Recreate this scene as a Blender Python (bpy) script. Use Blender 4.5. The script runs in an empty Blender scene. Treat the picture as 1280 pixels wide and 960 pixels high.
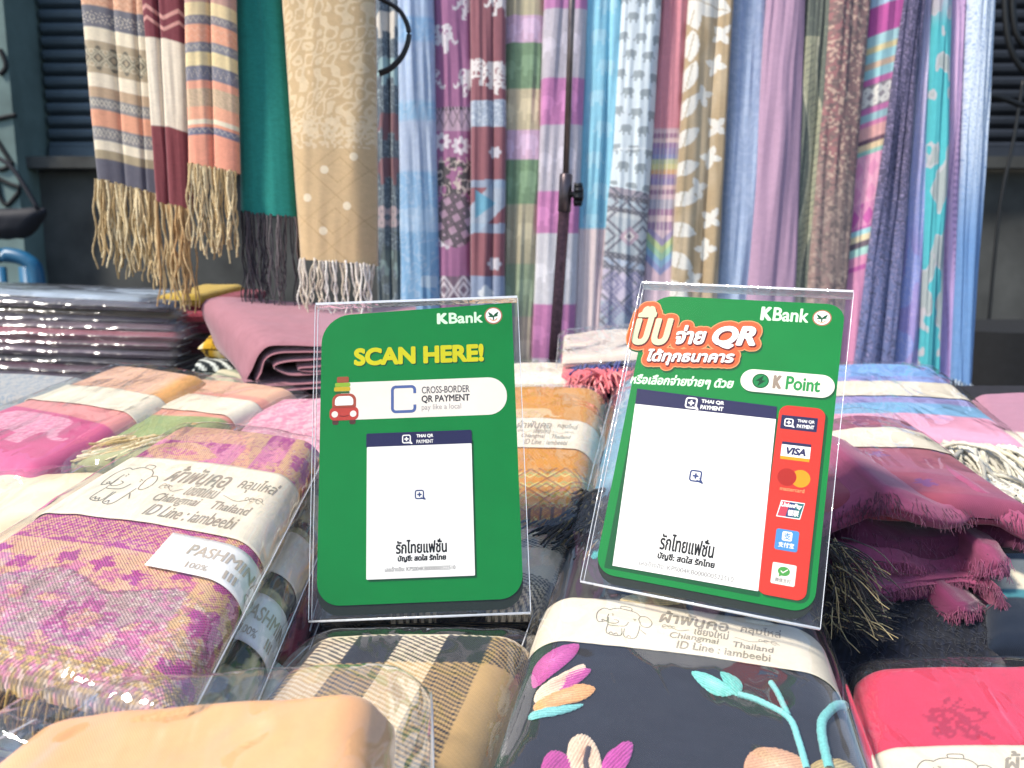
import bpy, math, random
import numpy as np
from mathutils import Vector, Matrix
random.seed(7)
sc = bpy.context.scene
COL = sc.collection

# ------------------------------------------------------------------ camera, sky, sun, exposure
CZ = 1.15                      # camera height above the street
F = 985.0                      # focal length in photo pixels (1280 wide)
PITCH = math.radians(8.2)
cd = bpy.data.cameras.new('camera')
cam = bpy.data.objects.new('camera', cd); COL.objects.link(cam)
cam.location = (0, 0, CZ); cam.rotation_euler = (math.pi/2 - PITCH, 0, 0)
cd.sensor_width = 36; cd.sensor_fit = 'HORIZONTAL'; cd.lens = F/1280*36
cd.clip_start = .02; cd.clip_end = 200
cd.dof.use_dof = True; cd.dof.focus_distance = .455; cd.dof.aperture_fstop = 11
sc.camera = cam

w = bpy.data.worlds.new('World'); sc.world = w; w.use_nodes = True
SUN_TO = Vector((-.64, -.38, .93)).normalized()      # towards the sun
nt = w.node_tree
sky = nt.nodes.new('ShaderNodeTexSky'); sky.sky_type = 'NISHITA'; sky.sun_disc = False
sky.sun_elevation = math.asin(SUN_TO.z); sky.sun_rotation = math.atan2(SUN_TO.x, SUN_TO.y)
nt.links.new(sky.outputs[0], nt.nodes['Background'].inputs[0])
nt.nodes['Background'].inputs[1].default_value = .15
sl = bpy.data.lights.new('sun', 'SUN'); sl.energy = 3.2; sl.angle = math.radians(8); sl.color = (1, .93, .82)
so = bpy.data.objects.new('sun', sl); COL.objects.link(so)
so.rotation_euler = (-SUN_TO).to_track_quat('-Z', 'Y').to_euler(); so.location = (-1, -1.5, 3)
vs = sc.view_settings; vs.view_transform = 'Standard'; vs.look = 'None'; vs.exposure = .66; vs.gamma = 1
sc.cycles.use_denoising = True
sc.cycles.max_bounces = 10; sc.cycles.transparent_max_bounces = 40; sc.cycles.diffuse_bounces = 3
sc.cycles.glossy_bounces = 4; sc.cycles.caustics_reflective = False; sc.cycles.caustics_refractive = False
sc.cycles.sample_clamp_indirect = 4

# ------------------------------------------------------------------ geometry helpers
FW = np.array([0, math.cos(PITCH), -math.sin(PITCH)]); UP = np.array([0, math.sin(PITCH), math.cos(PITCH)])
def ray(x, y): return np.array([(x-640)/F, 0, 0]) - (y-480)/F*UP + FW
def at(x, y, Y):
    d = ray(x, y); return d*(Y/d[1]) + [0, 0, CZ]
def ats(x, y, dz=0.):                                   # on the sloping display, dz above it
    d = ray(x, y); return d*((-.27+dz)/(d[2]-.2*d[1])) + [0, 0, CZ]
def proj(P):
    P = P-np.array([0, 0, CZ]); d = P@FW
    return np.stack([640+F*P[..., 0]/d, 480-F*(P@UP)/d], -1)
def slope_z(y): return CZ-.27+.2*y

def hx(s, k=1.):
    v = np.array([int(s[i:i+2], 16) for i in (0, 2, 4)])/255.
    return np.where(v <= .04045, v/12.92, ((v+.055)/1.055)**2.4)*k

LOC = {}
def tag(o, label=None, cat=None, group=None, kind=None):
    if label: o['label'] = label
    if cat: o['category'] = cat
    if group: o['group'] = group
    if kind: o['kind'] = kind
    return o
def thing(name, loc, label, cat, group=None):
    o = bpy.data.objects.new(name, None); COL.objects.link(o); o.empty_display_size = .02
    o.location = [float(q) for q in loc]; LOC[o.name] = np.array(o.location)
    return tag(o, label, cat, group)
def link(name, me, mat, parent=None):
    o = bpy.data.objects.new(name, me); COL.objects.link(o)
    if mat: me.materials.append(mat)
    if parent: o.parent = parent; LOC[o.name] = LOC[parent.name]
    else: LOC[o.name] = np.zeros(3)
    return o
def mk(name, V, Fq, mat, parent=None, col=None, uv=None, smooth=True, local=False):
    V = np.asarray(V, float).reshape(-1, 3); Fq = np.asarray(Fq, int).reshape(-1, 4)
    if parent is not None and not local: V = V-LOC[parent.name]
    me = bpy.data.meshes.new(name)
    me.vertices.add(len(V)); me.vertices.foreach_set('co', V.ravel().astype(np.float32))
    me.loops.add(Fq.size); me.loops.foreach_set('vertex_index', Fq.ravel().astype(np.int32))
    me.polygons.add(len(Fq)); me.polygons.foreach_set('loop_start', (np.arange(len(Fq))*4).astype(np.int32))
    me.update(calc_edges=True)
    me.polygons.foreach_set('use_smooth', np.full(len(Fq), bool(smooth)))
    if col is not None:
        c = np.ones((len(V), 4), np.float32); c[:, :3] = np.asarray(col).reshape(-1, 3)
        me.color_attributes.new('Col', 'FLOAT_COLOR', 'POINT').data.foreach_set('color', c.ravel())
    if uv is not None:
        u = np.asarray(uv, np.float32).reshape(-1, 2)
        me.uv_layers.new(name='UVMap').data.foreach_set('uv', u[Fq.ravel()].ravel())
    return link(name, me, mat, parent)
def gridf(ny, nx, wrap=False):
    j, i = np.meshgrid(np.arange(ny-1), np.arange(nx if wrap else nx-1), indexing='ij')
    i2 = (i+1) % nx
    return np.stack([j*nx+i, j*nx+i2, (j+1)*nx+i2, (j+1)*nx+i], -1).reshape(-1, 4)
def polymesh(name, verts, faces, mat, parent=None, local=False, smooth=False):
    V = np.asarray(verts, float)
    if parent is not None and not local: V = V-LOC[parent.name]
    me = bpy.data.meshes.new(name); me.from_pydata(V.tolist(), [], [list(map(int, f)) for f in faces]); me.update()
    for p in me.polygons: p.use_smooth = smooth
    return link(name, me, mat, parent)
class MB:
    """collects boxes, tubes and slabs for one mesh"""
    def __init__(s): s.v = []; s.f = []; s.c = []; s.n = 0
    def add(s, V, Fq, c=None):
        V = np.asarray(V).reshape(-1, 3); s.v.append(V); s.f.append(np.asarray(Fq).reshape(-1, 4)+s.n); s.n += len(V)
        s.c.append(np.tile(np.ones(3) if c is None else np.asarray(c), (len(V), 1)) if c is None or np.ndim(c) == 1 else c)
    def box(s, lo, hi, c=None):
        x0, y0, z0 = lo; x1, y1, z1 = hi
        V = [(x0,y0,z0),(x1,y0,z0),(x1,y1,z0),(x0,y1,z0),(x0,y0,z1),(x1,y0,z1),(x1,y1,z1),(x0,y1,z1)]
        s.add(V, [(0,3,2,1),(4,5,6,7),(0,1,5,4),(1,2,6,5),(2,3,7,6),(3,0,4,7)], c)
    def tube(s, P, r, n=6, c=None):
        P = np.asarray(P, float); m = len(P); r = np.broadcast_to(r, (m,))
        T = np.gradient(P, axis=0); T /= np.linalg.norm(T, axis=1)[:, None]+1e-12
        ref = np.array([0, 0, 1.]) if abs(T[0, 2]) < .9 else np.array([1., 0, 0])
        A = np.cross(T, ref); A /= np.linalg.norm(A, axis=1)[:, None]+1e-12; B = np.cross(T, A)
        th = np.arange(n)*2*math.pi/n
        V = P[:, None]+r[:, None, None]*(np.cos(th)[None, :, None]*A[:, None]+np.sin(th)[None, :, None]*B[:, None])
        s.add(V, gridf(m, n, True), c)
        if n == 4 or n == 6 or n == 8 or n == 16:        # caps as quads
            for base, rev in ((0, 1), ((m-1)*n, 0)):
                q = [(base, base+k, base+k+1, base+k+2) for k in range(1, n-1, 2)]
                s.f[-1] = np.vstack([s.f[-1], np.array([t[::-1] if rev else t for t in q])+(s.n-m*n)])
    def build(s, name, mat, parent=None, col=False, smooth=True, local=False):
        return mk(name, np.vstack(s.v), np.vstack(s.f), mat, parent, np.vstack(s.c) if col else None, None, smooth, local)

# ------------------------------------------------------------------ numpy pattern tools
def hsh(i, j, seed):
    n = (i*374761393+j*668265263+seed*974634777) & 0xffffffff
    n = ((n ^ (n >> 13))*1274126177) & 0xffffffff
    return ((n ^ (n >> 16)) & 0xffff)/65535.
def vn(x, y, seed=0):
    x = np.asarray(x, float); y = np.asarray(y, float)
    xi = np.floor(x).astype(np.int64); yi = np.floor(y).astype(np.int64); a = x-xi; b = y-yi
    a = a*a*(3-2*a); b = b*b*(3-2*b)
    return (hsh(xi, yi, seed)*(1-a)+hsh(xi+1, yi, seed)*a)*(1-b)+(hsh(xi, yi+1, seed)*(1-a)+hsh(xi+1, yi+1, seed)*a)*b
def fbm(x, y, seed=0, o=3):
    t = 0; amp = .5
    for k in range(o): t = t+amp*(vn(x*2**k, y*2**k, seed+k*17)-.5)*2; amp *= .5
    return t
def ss(a, b, x): t = np.clip((x-a)/(b-a+1e-12), 0, 1); return t*t*(3-2*t)
def mixc(c, d, m): return c*(1-m[..., None])+np.asarray(d)*m[..., None]
def fill(x, c): return np.tile(np.asarray(c, float), x.shape+(1,))
def inpoly(x, y, P):
    P = np.asarray(P, float); r = np.zeros(x.shape, bool)
    bx = (x >= P[:, 0].min()) & (x <= P[:, 0].max()) & (y >= P[:, 1].min()) & (y <= P[:, 1].max())
    if not bx.any(): return r.astype(float)
    xs = x[bx]; ys = y[bx]; q = np.zeros(xs.shape, bool)
    for i in range(len(P)):
        (x0, y0), (x1, y1) = P[i-1], P[i]
        if y0 == y1: continue
        q ^= ((y0 > ys) != (y1 > ys)) & (xs < (x1-x0)*(ys-y0)/(y1-y0)+x0)
    r[bx] = q
    return r.astype(float)
def dseg(x, y, P):
    d = np.full(np.shape(x), 1e9)
    for (x0, y0), (x1, y1) in zip(P[:-1], P[1:]):
        dx, dy = x1-x0, y1-y0; t = np.clip(((x-x0)*dx+(y-y0)*dy)/(dx*dx+dy*dy+1e-15), 0, 1)
        d = np.minimum(d, np.hypot(x-x0-t*dx, y-y0-t*dy))
    return d
def smooth_line(P, n=6, closed=False):
    P = np.asarray(P, float); out = []; m = len(P)
    for i in range(m if closed else m-1):
        g = (lambda k: P[k % m]) if closed else (lambda k: P[min(max(k, 0), m-1)])
        p0, p1, p2, p3 = g(i-1), g(i), g(i+1), g(i+2)
        for t in np.arange(n)/n:
            out.append(.5*((2*p1)+(-p0+p2)*t+(2*p0-5*p1+4*p2-p3)*t*t+(-p0+3*p1-3*p2+p3)*t**3))
    if not closed: out.append(P[-1])
    return np.array(out)
ELE = np.array([(0,.62),(.03,.8),(.12,.93),(.3,1),(.52,1),(.6,.97),(.66,1),(.78,1),(.87,.92),(.9,.75),(.92,.55),(.97,.42),(1.04,.4),(1.06,.47),(1.1,.44),(1.07,.32),(.97,.29),(.88,.36),(.84,.48),(.78,.42),(.76,.3),(.77,0),(.6,0),(.59,.24),(.45,.3),(.3,.26),(.28,0),(.1,0),(.11,.3),(.04,.45),(-.03,.35)])
def elephant(x, y, cx, cy, w, h=None, flip=False):
    h = h or w*.75; P = ELE-[.5, .5]
    if flip: P = P*[-1, 1]
    return inpoly(x, y, P*[w, h]+[cx, cy])
def flower(x, y, cx, cy, r, n=5, rot=0., dep=.35):
    a = np.arctan2(y-cy, x-cx); d = np.hypot(x-cx, y-cy)
    return ss(r*1.03, r*.97, d/(1-dep+dep*np.abs(np.cos(n*(a-rot)/2))))
def leaf(x, y, cx, cy, l, w, ang):
    c, s = math.cos(ang), math.sin(ang); u = ((x-cx)*c+(y-cy)*s)/l; v = (-(x-cx)*s+(y-cy)*c)/w
    return ((np.abs(u) < 1) & (np.abs(v) < (1-u*u))).astype(float)
def damask(x, y, s, seed=0):
    """scrolling vine / paisley lines, roughly 0..1, period s"""
    wx = x+s*.45*fbm(x/s*.9, y/s*.9, seed); wy = y+s*.45*fbm(x/s*.9+9, y/s*.9, seed+5)
    r = np.sin(wx/s*2*math.pi)*np.cos(wy/s*math.pi*1.4)+.6*np.sin((wx+wy)/s*math.pi*2.3)
    return .5+.5*np.sin(r*4.2)
def bands(y, L, soft=.6):
    """L: [(y_end, colour), ...] going up in y"""
    c = fill(y, L[0][1])
    for (e, _), (_, n) in zip(L[:-1], L[1:]): c = mixc(c, n, ss(e-soft, e+soft, y))
    return c
def diamonds(x, y, px, py, lw=.16):
    u = np.abs(((x/px) % 1)-.5)*2; v = np.abs(((y/py) % 1)-.5)*2; d = u+v
    return np.maximum(ss(lw, lw*.5, np.abs(d-1)), ss(lw, lw*.5, np.abs(d-.5)))
def zig(x, y, px, amp, y0, wd):
    t = np.abs(((x/px) % 1)-.5)*2*amp; return ss(wd, wd*.6, np.abs(y-y0-t))

# ------------------------------------------------------------------ materials
MATS = {}
def nmat(name):
    m = bpy.data.materials.new(name); m.use_nodes = True
    return m, m.node_tree, m.node_tree.nodes['Principled BSDF']
def N(nt, typ, **k):
    n = nt.nodes.new('ShaderNode'+typ)
    for a, b in k.items():
        if a.startswith('i_'): n.inputs[a[2:].replace('_', ' ')].default_value = b
        else: setattr(n, a, b)
    return n
def cloth(name='cloth', sheen=.25, weave=.0011, wamp=.25, rough=.85, bump=.35, gloss=.0):
    key = ('cloth', name)
    if key in MATS: return MATS[key]
    m, t, p = nmat(name); L = t.links.new
    at_ = N(t, 'Attribute', attribute_name='Col'); uv = N(t, 'UVMap', uv_map='UVMap')
    s = 1/weave/2/math.pi*6.2832
    mp = N(t, 'Mapping'); mp.inputs['Scale'].default_value = (s, s, s); L(uv.outputs[0], mp.inputs[0])
    sep = N(t, 'SeparateXYZ'); L(mp.outputs[0], sep.inputs[0])
    def sn(out, k):
        a = N(t, 'Math', operation='MULTIPLY'); a.inputs[1].default_value = k; L(out, a.inputs[0])
        b = N(t, 'Math', operation='SINE'); L(a.outputs[0], b.inputs[0]); return b.outputs[0]
    w1 = sn(sep.outputs[0], 6.2832); w2 = sn(sep.outputs[1], 6.2832)
    mu = N(t, 'Math', operation='MULTIPLY'); L(w1, mu.inputs[0]); L(w2, mu.inputs[1])
    no = N(t, 'TexNoise', i_Scale=90., i_Detail=4., i_Roughness=.65); L(uv.outputs[0], no.inputs['Vector'])
    n2 = N(t, 'TexNoise', i_Scale=1400., i_Detail=2.); L(uv.outputs[0], n2.inputs['Vector'])
    ad = N(t, 'Math', operation='MULTIPLY_ADD'); ad.inputs[1].default_value = wamp*.5; ad.inputs[2].default_value = .80; L(mu.outputs[0], ad.inputs[0])
    a2 = N(t, 'Math', operation='MULTIPLY_ADD'); a2.inputs[1].default_value = .26; L(no.outputs['Fac'], a2.inputs[0]); L(ad.outputs[0], a2.inputs[2])
    a3 = N(t, 'Math', operation='MULTIPLY_ADD'); a3.inputs[1].default_value = .22; L(n2.outputs['Fac'], a3.inputs[0]); L(a2.outputs[0], a3.inputs[2])
    vm = N(t, 'VectorMath', operation='SCALE'); L(at_.outputs['Color'], vm.inputs[0]); L(a3.outputs[0], vm.inputs['Scale'])
    L(vm.outputs[0], p.inputs['Base Color'])
    h = N(t, 'Math', operation='ADD'); L(mu.outputs[0], h.inputs[0]); L(n2.outputs['Fac'], h.inputs[1])
    bp = N(t, 'Bump', i_Strength=bump, i_Distance=.0003); L(h.outputs[0], bp.inputs['Height']); L(bp.outputs[0], p.inputs['Normal'])
    p.inputs['Roughness'].default_value = rough; p.inputs['Sheen Weight'].default_value = sheen; p.inputs['Sheen Roughness'].default_value = .4
    p.inputs['Specular IOR Level'].default_value = .2+gloss
    MATS[key] = m; return m
def yarn(name='yarn'):
    key = ('yarn', name)
    if key in MATS: return MATS[key]
    m, t, p = nmat(name); L = t.links.new
    a = N(t, 'Attribute', attribute_name='Col'); tc = N(t, 'TexCoord')
    no = N(t, 'TexNoise', i_Scale=900., i_Detail=2.); L(tc.outputs['Object'], no.inputs['Vector'])
    ma = N(t, 'Math', operation='MULTIPLY_ADD'); ma.inputs[1].default_value = .7; ma.inputs[2].default_value = .65; L(no.outputs['Fac'], ma.inputs[0])
    vm = N(t, 'VectorMath', operation='SCALE'); L(a.outputs['Color'], vm.inputs[0]); L(ma.outputs[0], vm.inputs['Scale']); L(vm.outputs[0], p.inputs['Base Color'])
    bp = N(t, 'Bump', i_Strength=.5, i_Distance=.0004); L(no.outputs['Fac'], bp.inputs['Height']); L(bp.outputs[0], p.inputs['Normal'])
    p.inputs['Roughness'].default_value = .8; p.inputs['Sheen Weight'].default_value = .2
    MATS[key] = m; return m
def solid(name, c, rough=.5, metal=0., spec=.5, var=.12, scale=60., bump=0., coat=0.):
    key = ('solid', name)
    if key in MATS: return MATS[key]
    m, t, p = nmat(name); L = t.links.new
    c = hx(c) if isinstance(c, str) else np.asarray(c)
    tc = N(t, 'TexCoord'); no = N(t, 'TexNoise', i_Scale=scale, i_Detail=5., i_Roughness=.6); L(tc.outputs['Object'], no.inputs['Vector'])
    rp = N(t, 'ValToRGB'); e = rp.color_ramp.elements
    e[0].position = .3; e[1].position = .7
    e[0].color = (*np.clip(c*(1-var), 0, 1), 1); e[1].color = (*np.clip(c*(1+var), 0, 1), 1)
    L(no.outputs['Fac'], rp.inputs[0]); L(rp.outputs[0], p.inputs['Base Color'])
    p.inputs['Roughness'].default_value = rough; p.inputs['Metallic'].default_value = metal; p.inputs['Specular IOR Level'].default_value = spec
    p.inputs['Coat Weight'].default_value = coat
    if bump:
        bp = N(t, 'Bump', i_Strength=bump, i_Distance=.002); L(no.outputs['Fac'], bp.inputs['Height']); L(bp.outputs[0], p.inputs['Normal'])
    MATS[key] = m; return m
def film(name='clear_film', haze=.022, rough=.045, bump=.8, scale=30., dist=.009, gain=1.35, tint=(1, 1, 1)):
    key = ('film', name)
    if key in MATS: return MATS[key]
    m = bpy.data.materials.new(name); m.use_nodes = True; t = m.node_tree; t.nodes.clear(); L = t.links.new
    out = N(t, 'OutputMaterial'); tc = N(t, 'TexCoord')
    mp = N(t, 'Mapping'); mp.inputs['Scale'].default_value = (1, .45, 1); mp.inputs['Rotation'].default_value = (0, 0, .5); L(tc.outputs['Object'], mp.inputs[0])
    no = N(t, 'TexNoise', i_Scale=scale, i_Detail=2.5, i_Roughness=.5, i_Distortion=.6); L(mp.outputs[0], no.inputs['Vector'])
    bp = N(t, 'Bump', i_Strength=bump, i_Distance=dist); L(no.outputs['Fac'], bp.inputs['Height'])
    fr = N(t, 'Fresnel', i_IOR=1.45); 
    if bump: L(bp.outputs[0], fr.inputs['Normal'])
    g = N(t, 'Math', operation='MULTIPLY', use_clamp=True); g.inputs[1].default_value = gain; L(fr.outputs[0], g.inputs[0])
    ge = N(t, 'NewGeometry'); iv = N(t, 'Math', operation='SUBTRACT'); iv.inputs[0].default_value = 1.; L(ge.outputs['Backfacing'], iv.inputs[1]); g2 = N(t, 'Math', operation='MULTIPLY'); L(g.outputs[0], g2.inputs[0]); L(iv.outputs[0], g2.inputs[1]); g = g2
    tr = N(t, 'BsdfTransparent'); tr.inputs[0].default_value = (*tint, 1)
    df = N(t, 'BsdfDiffuse'); df.inputs[0].default_value = (.85, .87, .9, 1)
    gl = N(t, 'BsdfGlossy', i_Roughness=rough); gl.inputs[0].default_value = (1, 1, 1, 1); 
    if bump: L(bp.outputs[0], gl.inputs['Normal'])
    m1 = N(t, 'MixShader'); m1.inputs[0].default_value = haze; L(tr.outputs[0], m1.inputs[1]); L(df.outputs[0], m1.inputs[2])
    m2 = N(t, 'MixShader'); L(g.outputs[0], m2.inputs[0]); L(m1.outputs[0], m2.inputs[1]); L(gl.outputs[0], m2.inputs[2])
    L(m2.outputs[0], out.inputs[0])
    MATS[key] = m; return m
FILM = film()
FILM_SIDE = film('crinkled_film', haze=.07, bump=.6, scale=26., dist=.006, gain=1.1, rough=.13)
ACRYL = film('clear_acrylic', haze=.004, rough=.04, bump=.0, scale=9., gain=.5)
ACRYL_EDGE = film('acrylic_edge', haze=.6, rough=.12, bump=.2, scale=200., gain=2.5)
PAPER = solid('cream_paper', hx('efe2c8', .86), .75, var=.05, scale=250, bump=.05)
STICKER = solid('white_sticker', hx('f4f1ea', .86), .5, var=.03, scale=120)
INK = solid('grey_brown_ink', '7a7468', .7, var=.1)
INKL = solid('pale_ink', '958b7a', .7, var=.1)
YARN = yarn()

# ------------------------------------------------------------------ lettering: outlines -> raster -> small printed quads
_TC = {}
def outline(s, shear=0.):
    key = (s, shear)
    if key in _TC: return _TC[key]
    c = bpy.data.curves.new('lettering', 'FONT'); c.body = s; c.size = 1; c.fill_mode = 'NONE' if hasattr(c, 'fill_mode') else 'FRONT'
    c.shear = shear; c.resolution_u = 5
    o = bpy.data.objects.new('lettering', c); COL.objects.link(o)
    me = bpy.data.meshes.new_from_object(o.evaluated_get(bpy.context.evaluated_depsgraph_get()))
    v = np.array([q.co[:2] for q in me.vertices]); e = np.array([q.vertices[:] for q in me.edges])
    nxt = {}
    adj = {}
    for a, b in e: adj.setdefault(a, []).append(b); adj.setdefault(b, []).append(a)
    loops = []; seen = set()
    for s0 in range(len(v)):
        if s0 in seen or s0 not in adj: continue
        lp = [s0]; seen.add(s0); cur = s0; prev = -1
        # vertices of a loop are consecutive: walk upwards first
        while True:
            cand = [q for q in adj[cur] if q != prev and q not in seen]
            if not cand: break
            n = cur+1 if cur+1 in cand else cand[0]
            prev, cur = cur, n; lp.append(n); seen.add(n)
        loops.append(v[lp])
    bpy.data.objects.remove(o); bpy.data.meshes.remove(me); bpy.data.curves.remove(c)
    _TC[key] = loops; return loops
class Canvas:
    """a small print area in millimetres"""
    def __init__(s, x0, y0, x1, y1, res=10):
        s.x0, s.y0, s.res = x0, y0, res; s.w = int(round((x1-x0)*res)); s.h = int(round((y1-y0)*res)); s.m = np.zeros((s.h, s.w), bool)
        s.X, s.Y = np.meshgrid(x0+(np.arange(s.w)+.5)/res, y0+(np.arange(s.h)+.5)/res)
    def poly(s, loops):
        d = np.zeros((s.h, s.w+1), np.int32)
        for P in loops:
            P = (np.asarray(P)-[s.x0, s.y0])*s.res
            for (x0, y0), (x1, y1) in zip(P, np.roll(P, -1, 0)):
                if y0 == y1: continue
                sg = 1 if y1 > y0 else -1
                if sg < 0: x0, y0, x1, y1 = x1, y1, x0, y0
                r = np.arange(max(0, math.ceil(y0-.5)), min(s.h-1, math.ceil(y1-.5)-1)+1)
                if len(r) == 0: continue
                cx = np.clip(np.ceil(x0+(r+.5-y0)*(x1-x0)/(y1-y0)-.5), 0, s.w).astype(int)
                np.add.at(d, (r, cx), sg)
        s.m |= np.cumsum(d, 1)[:, :-1] != 0
        return s
    def text(s, body, box, bold=0., shear=0., rise=(0, 0)):
        lp = outline(body, shear); A = np.vstack(lp); lo = A.min(0); hi = A.max(0)
        b0 = np.array(box[:2], float)+bold; b1 = np.array(box[2:], float)-bold
        k = (b1-b0)/(hi-lo)
        c = Canvas.__new__(Canvas); c.__dict__.update(s.__dict__); c.m = np.zeros_like(s.m)
        q = []
        for P in lp:
            Q = b0+(P-lo)*k
            if rise[1]: Q[:, 1] += (Q[:, 0]-box[0])*rise[1]
            q.append(Q)
        c.poly(q)
        if bold: c.grow(bold)
        s.m |= c.m; return s
    def grow(s, r):
        k = int(round(r*s.res)); o = s.m.copy()
        for dy in range(-k, k+1):
            dx = int(math.sqrt(max(0, k*k-dy*dy)+.3))
            a = np.zeros_like(s.m)
            if dy >= 0: a[dy:] = s.m[:s.h-dy]
            else: a[:dy] = s.m[-dy:]
            cs = np.cumsum(np.pad(a.astype(np.int32), ((0, 0), (dx+1, dx))), 1)
            o |= (cs[:, 2*dx+1:]-cs[:, :s.w]) > 0
        s.m = o; return s
    def stroke(s, P, wd, closed=False):
        P = list(map(tuple, P))+([tuple(P[0])] if closed else [])
        s.m |= dseg(s.X, s.Y, P) < wd/2; return s
    def quads(s):
        p = np.pad(s.m, ((0, 0), (1, 1))).astype(np.int8); d = np.diff(p, axis=1)
        r, a = np.nonzero(d == 1); _, b = np.nonzero(d == -1)
        r2, a2, b2 = [], [], []
        mx = max(2, int(s.res*2))
        for i, j, k in zip(r, a, b):
            while k-j > mx: r2.append(i); a2.append(j); b2.append(j+mx); j += mx
            r2.append(i); a2.append(j); b2.append(k)
        r, a, b = map(np.array, (r2, a2, b2))
        x0 = s.x0+a/s.res; x1 = s.x0+b/s.res; y0 = s.y0+r/s.res; y1 = y0+1/s.res
        return np.stack([np.stack([x0, y0], -1), np.stack([x1, y0], -1), np.stack([x1, y1], -1), np.stack([x0, y1], -1)], 1)
def printed(name, canvas, fn, mat, parent, local=False):
    """lays the quads of a canvas on a surface: fn(x_mm, y_mm) -> points"""
    q = canvas.quads(); P = fn(q[..., 0], q[..., 1])
    return mk(name, P, np.arange(q.shape[0]*4).reshape(-1, 4), mat, parent, smooth=False, local=local)

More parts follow.
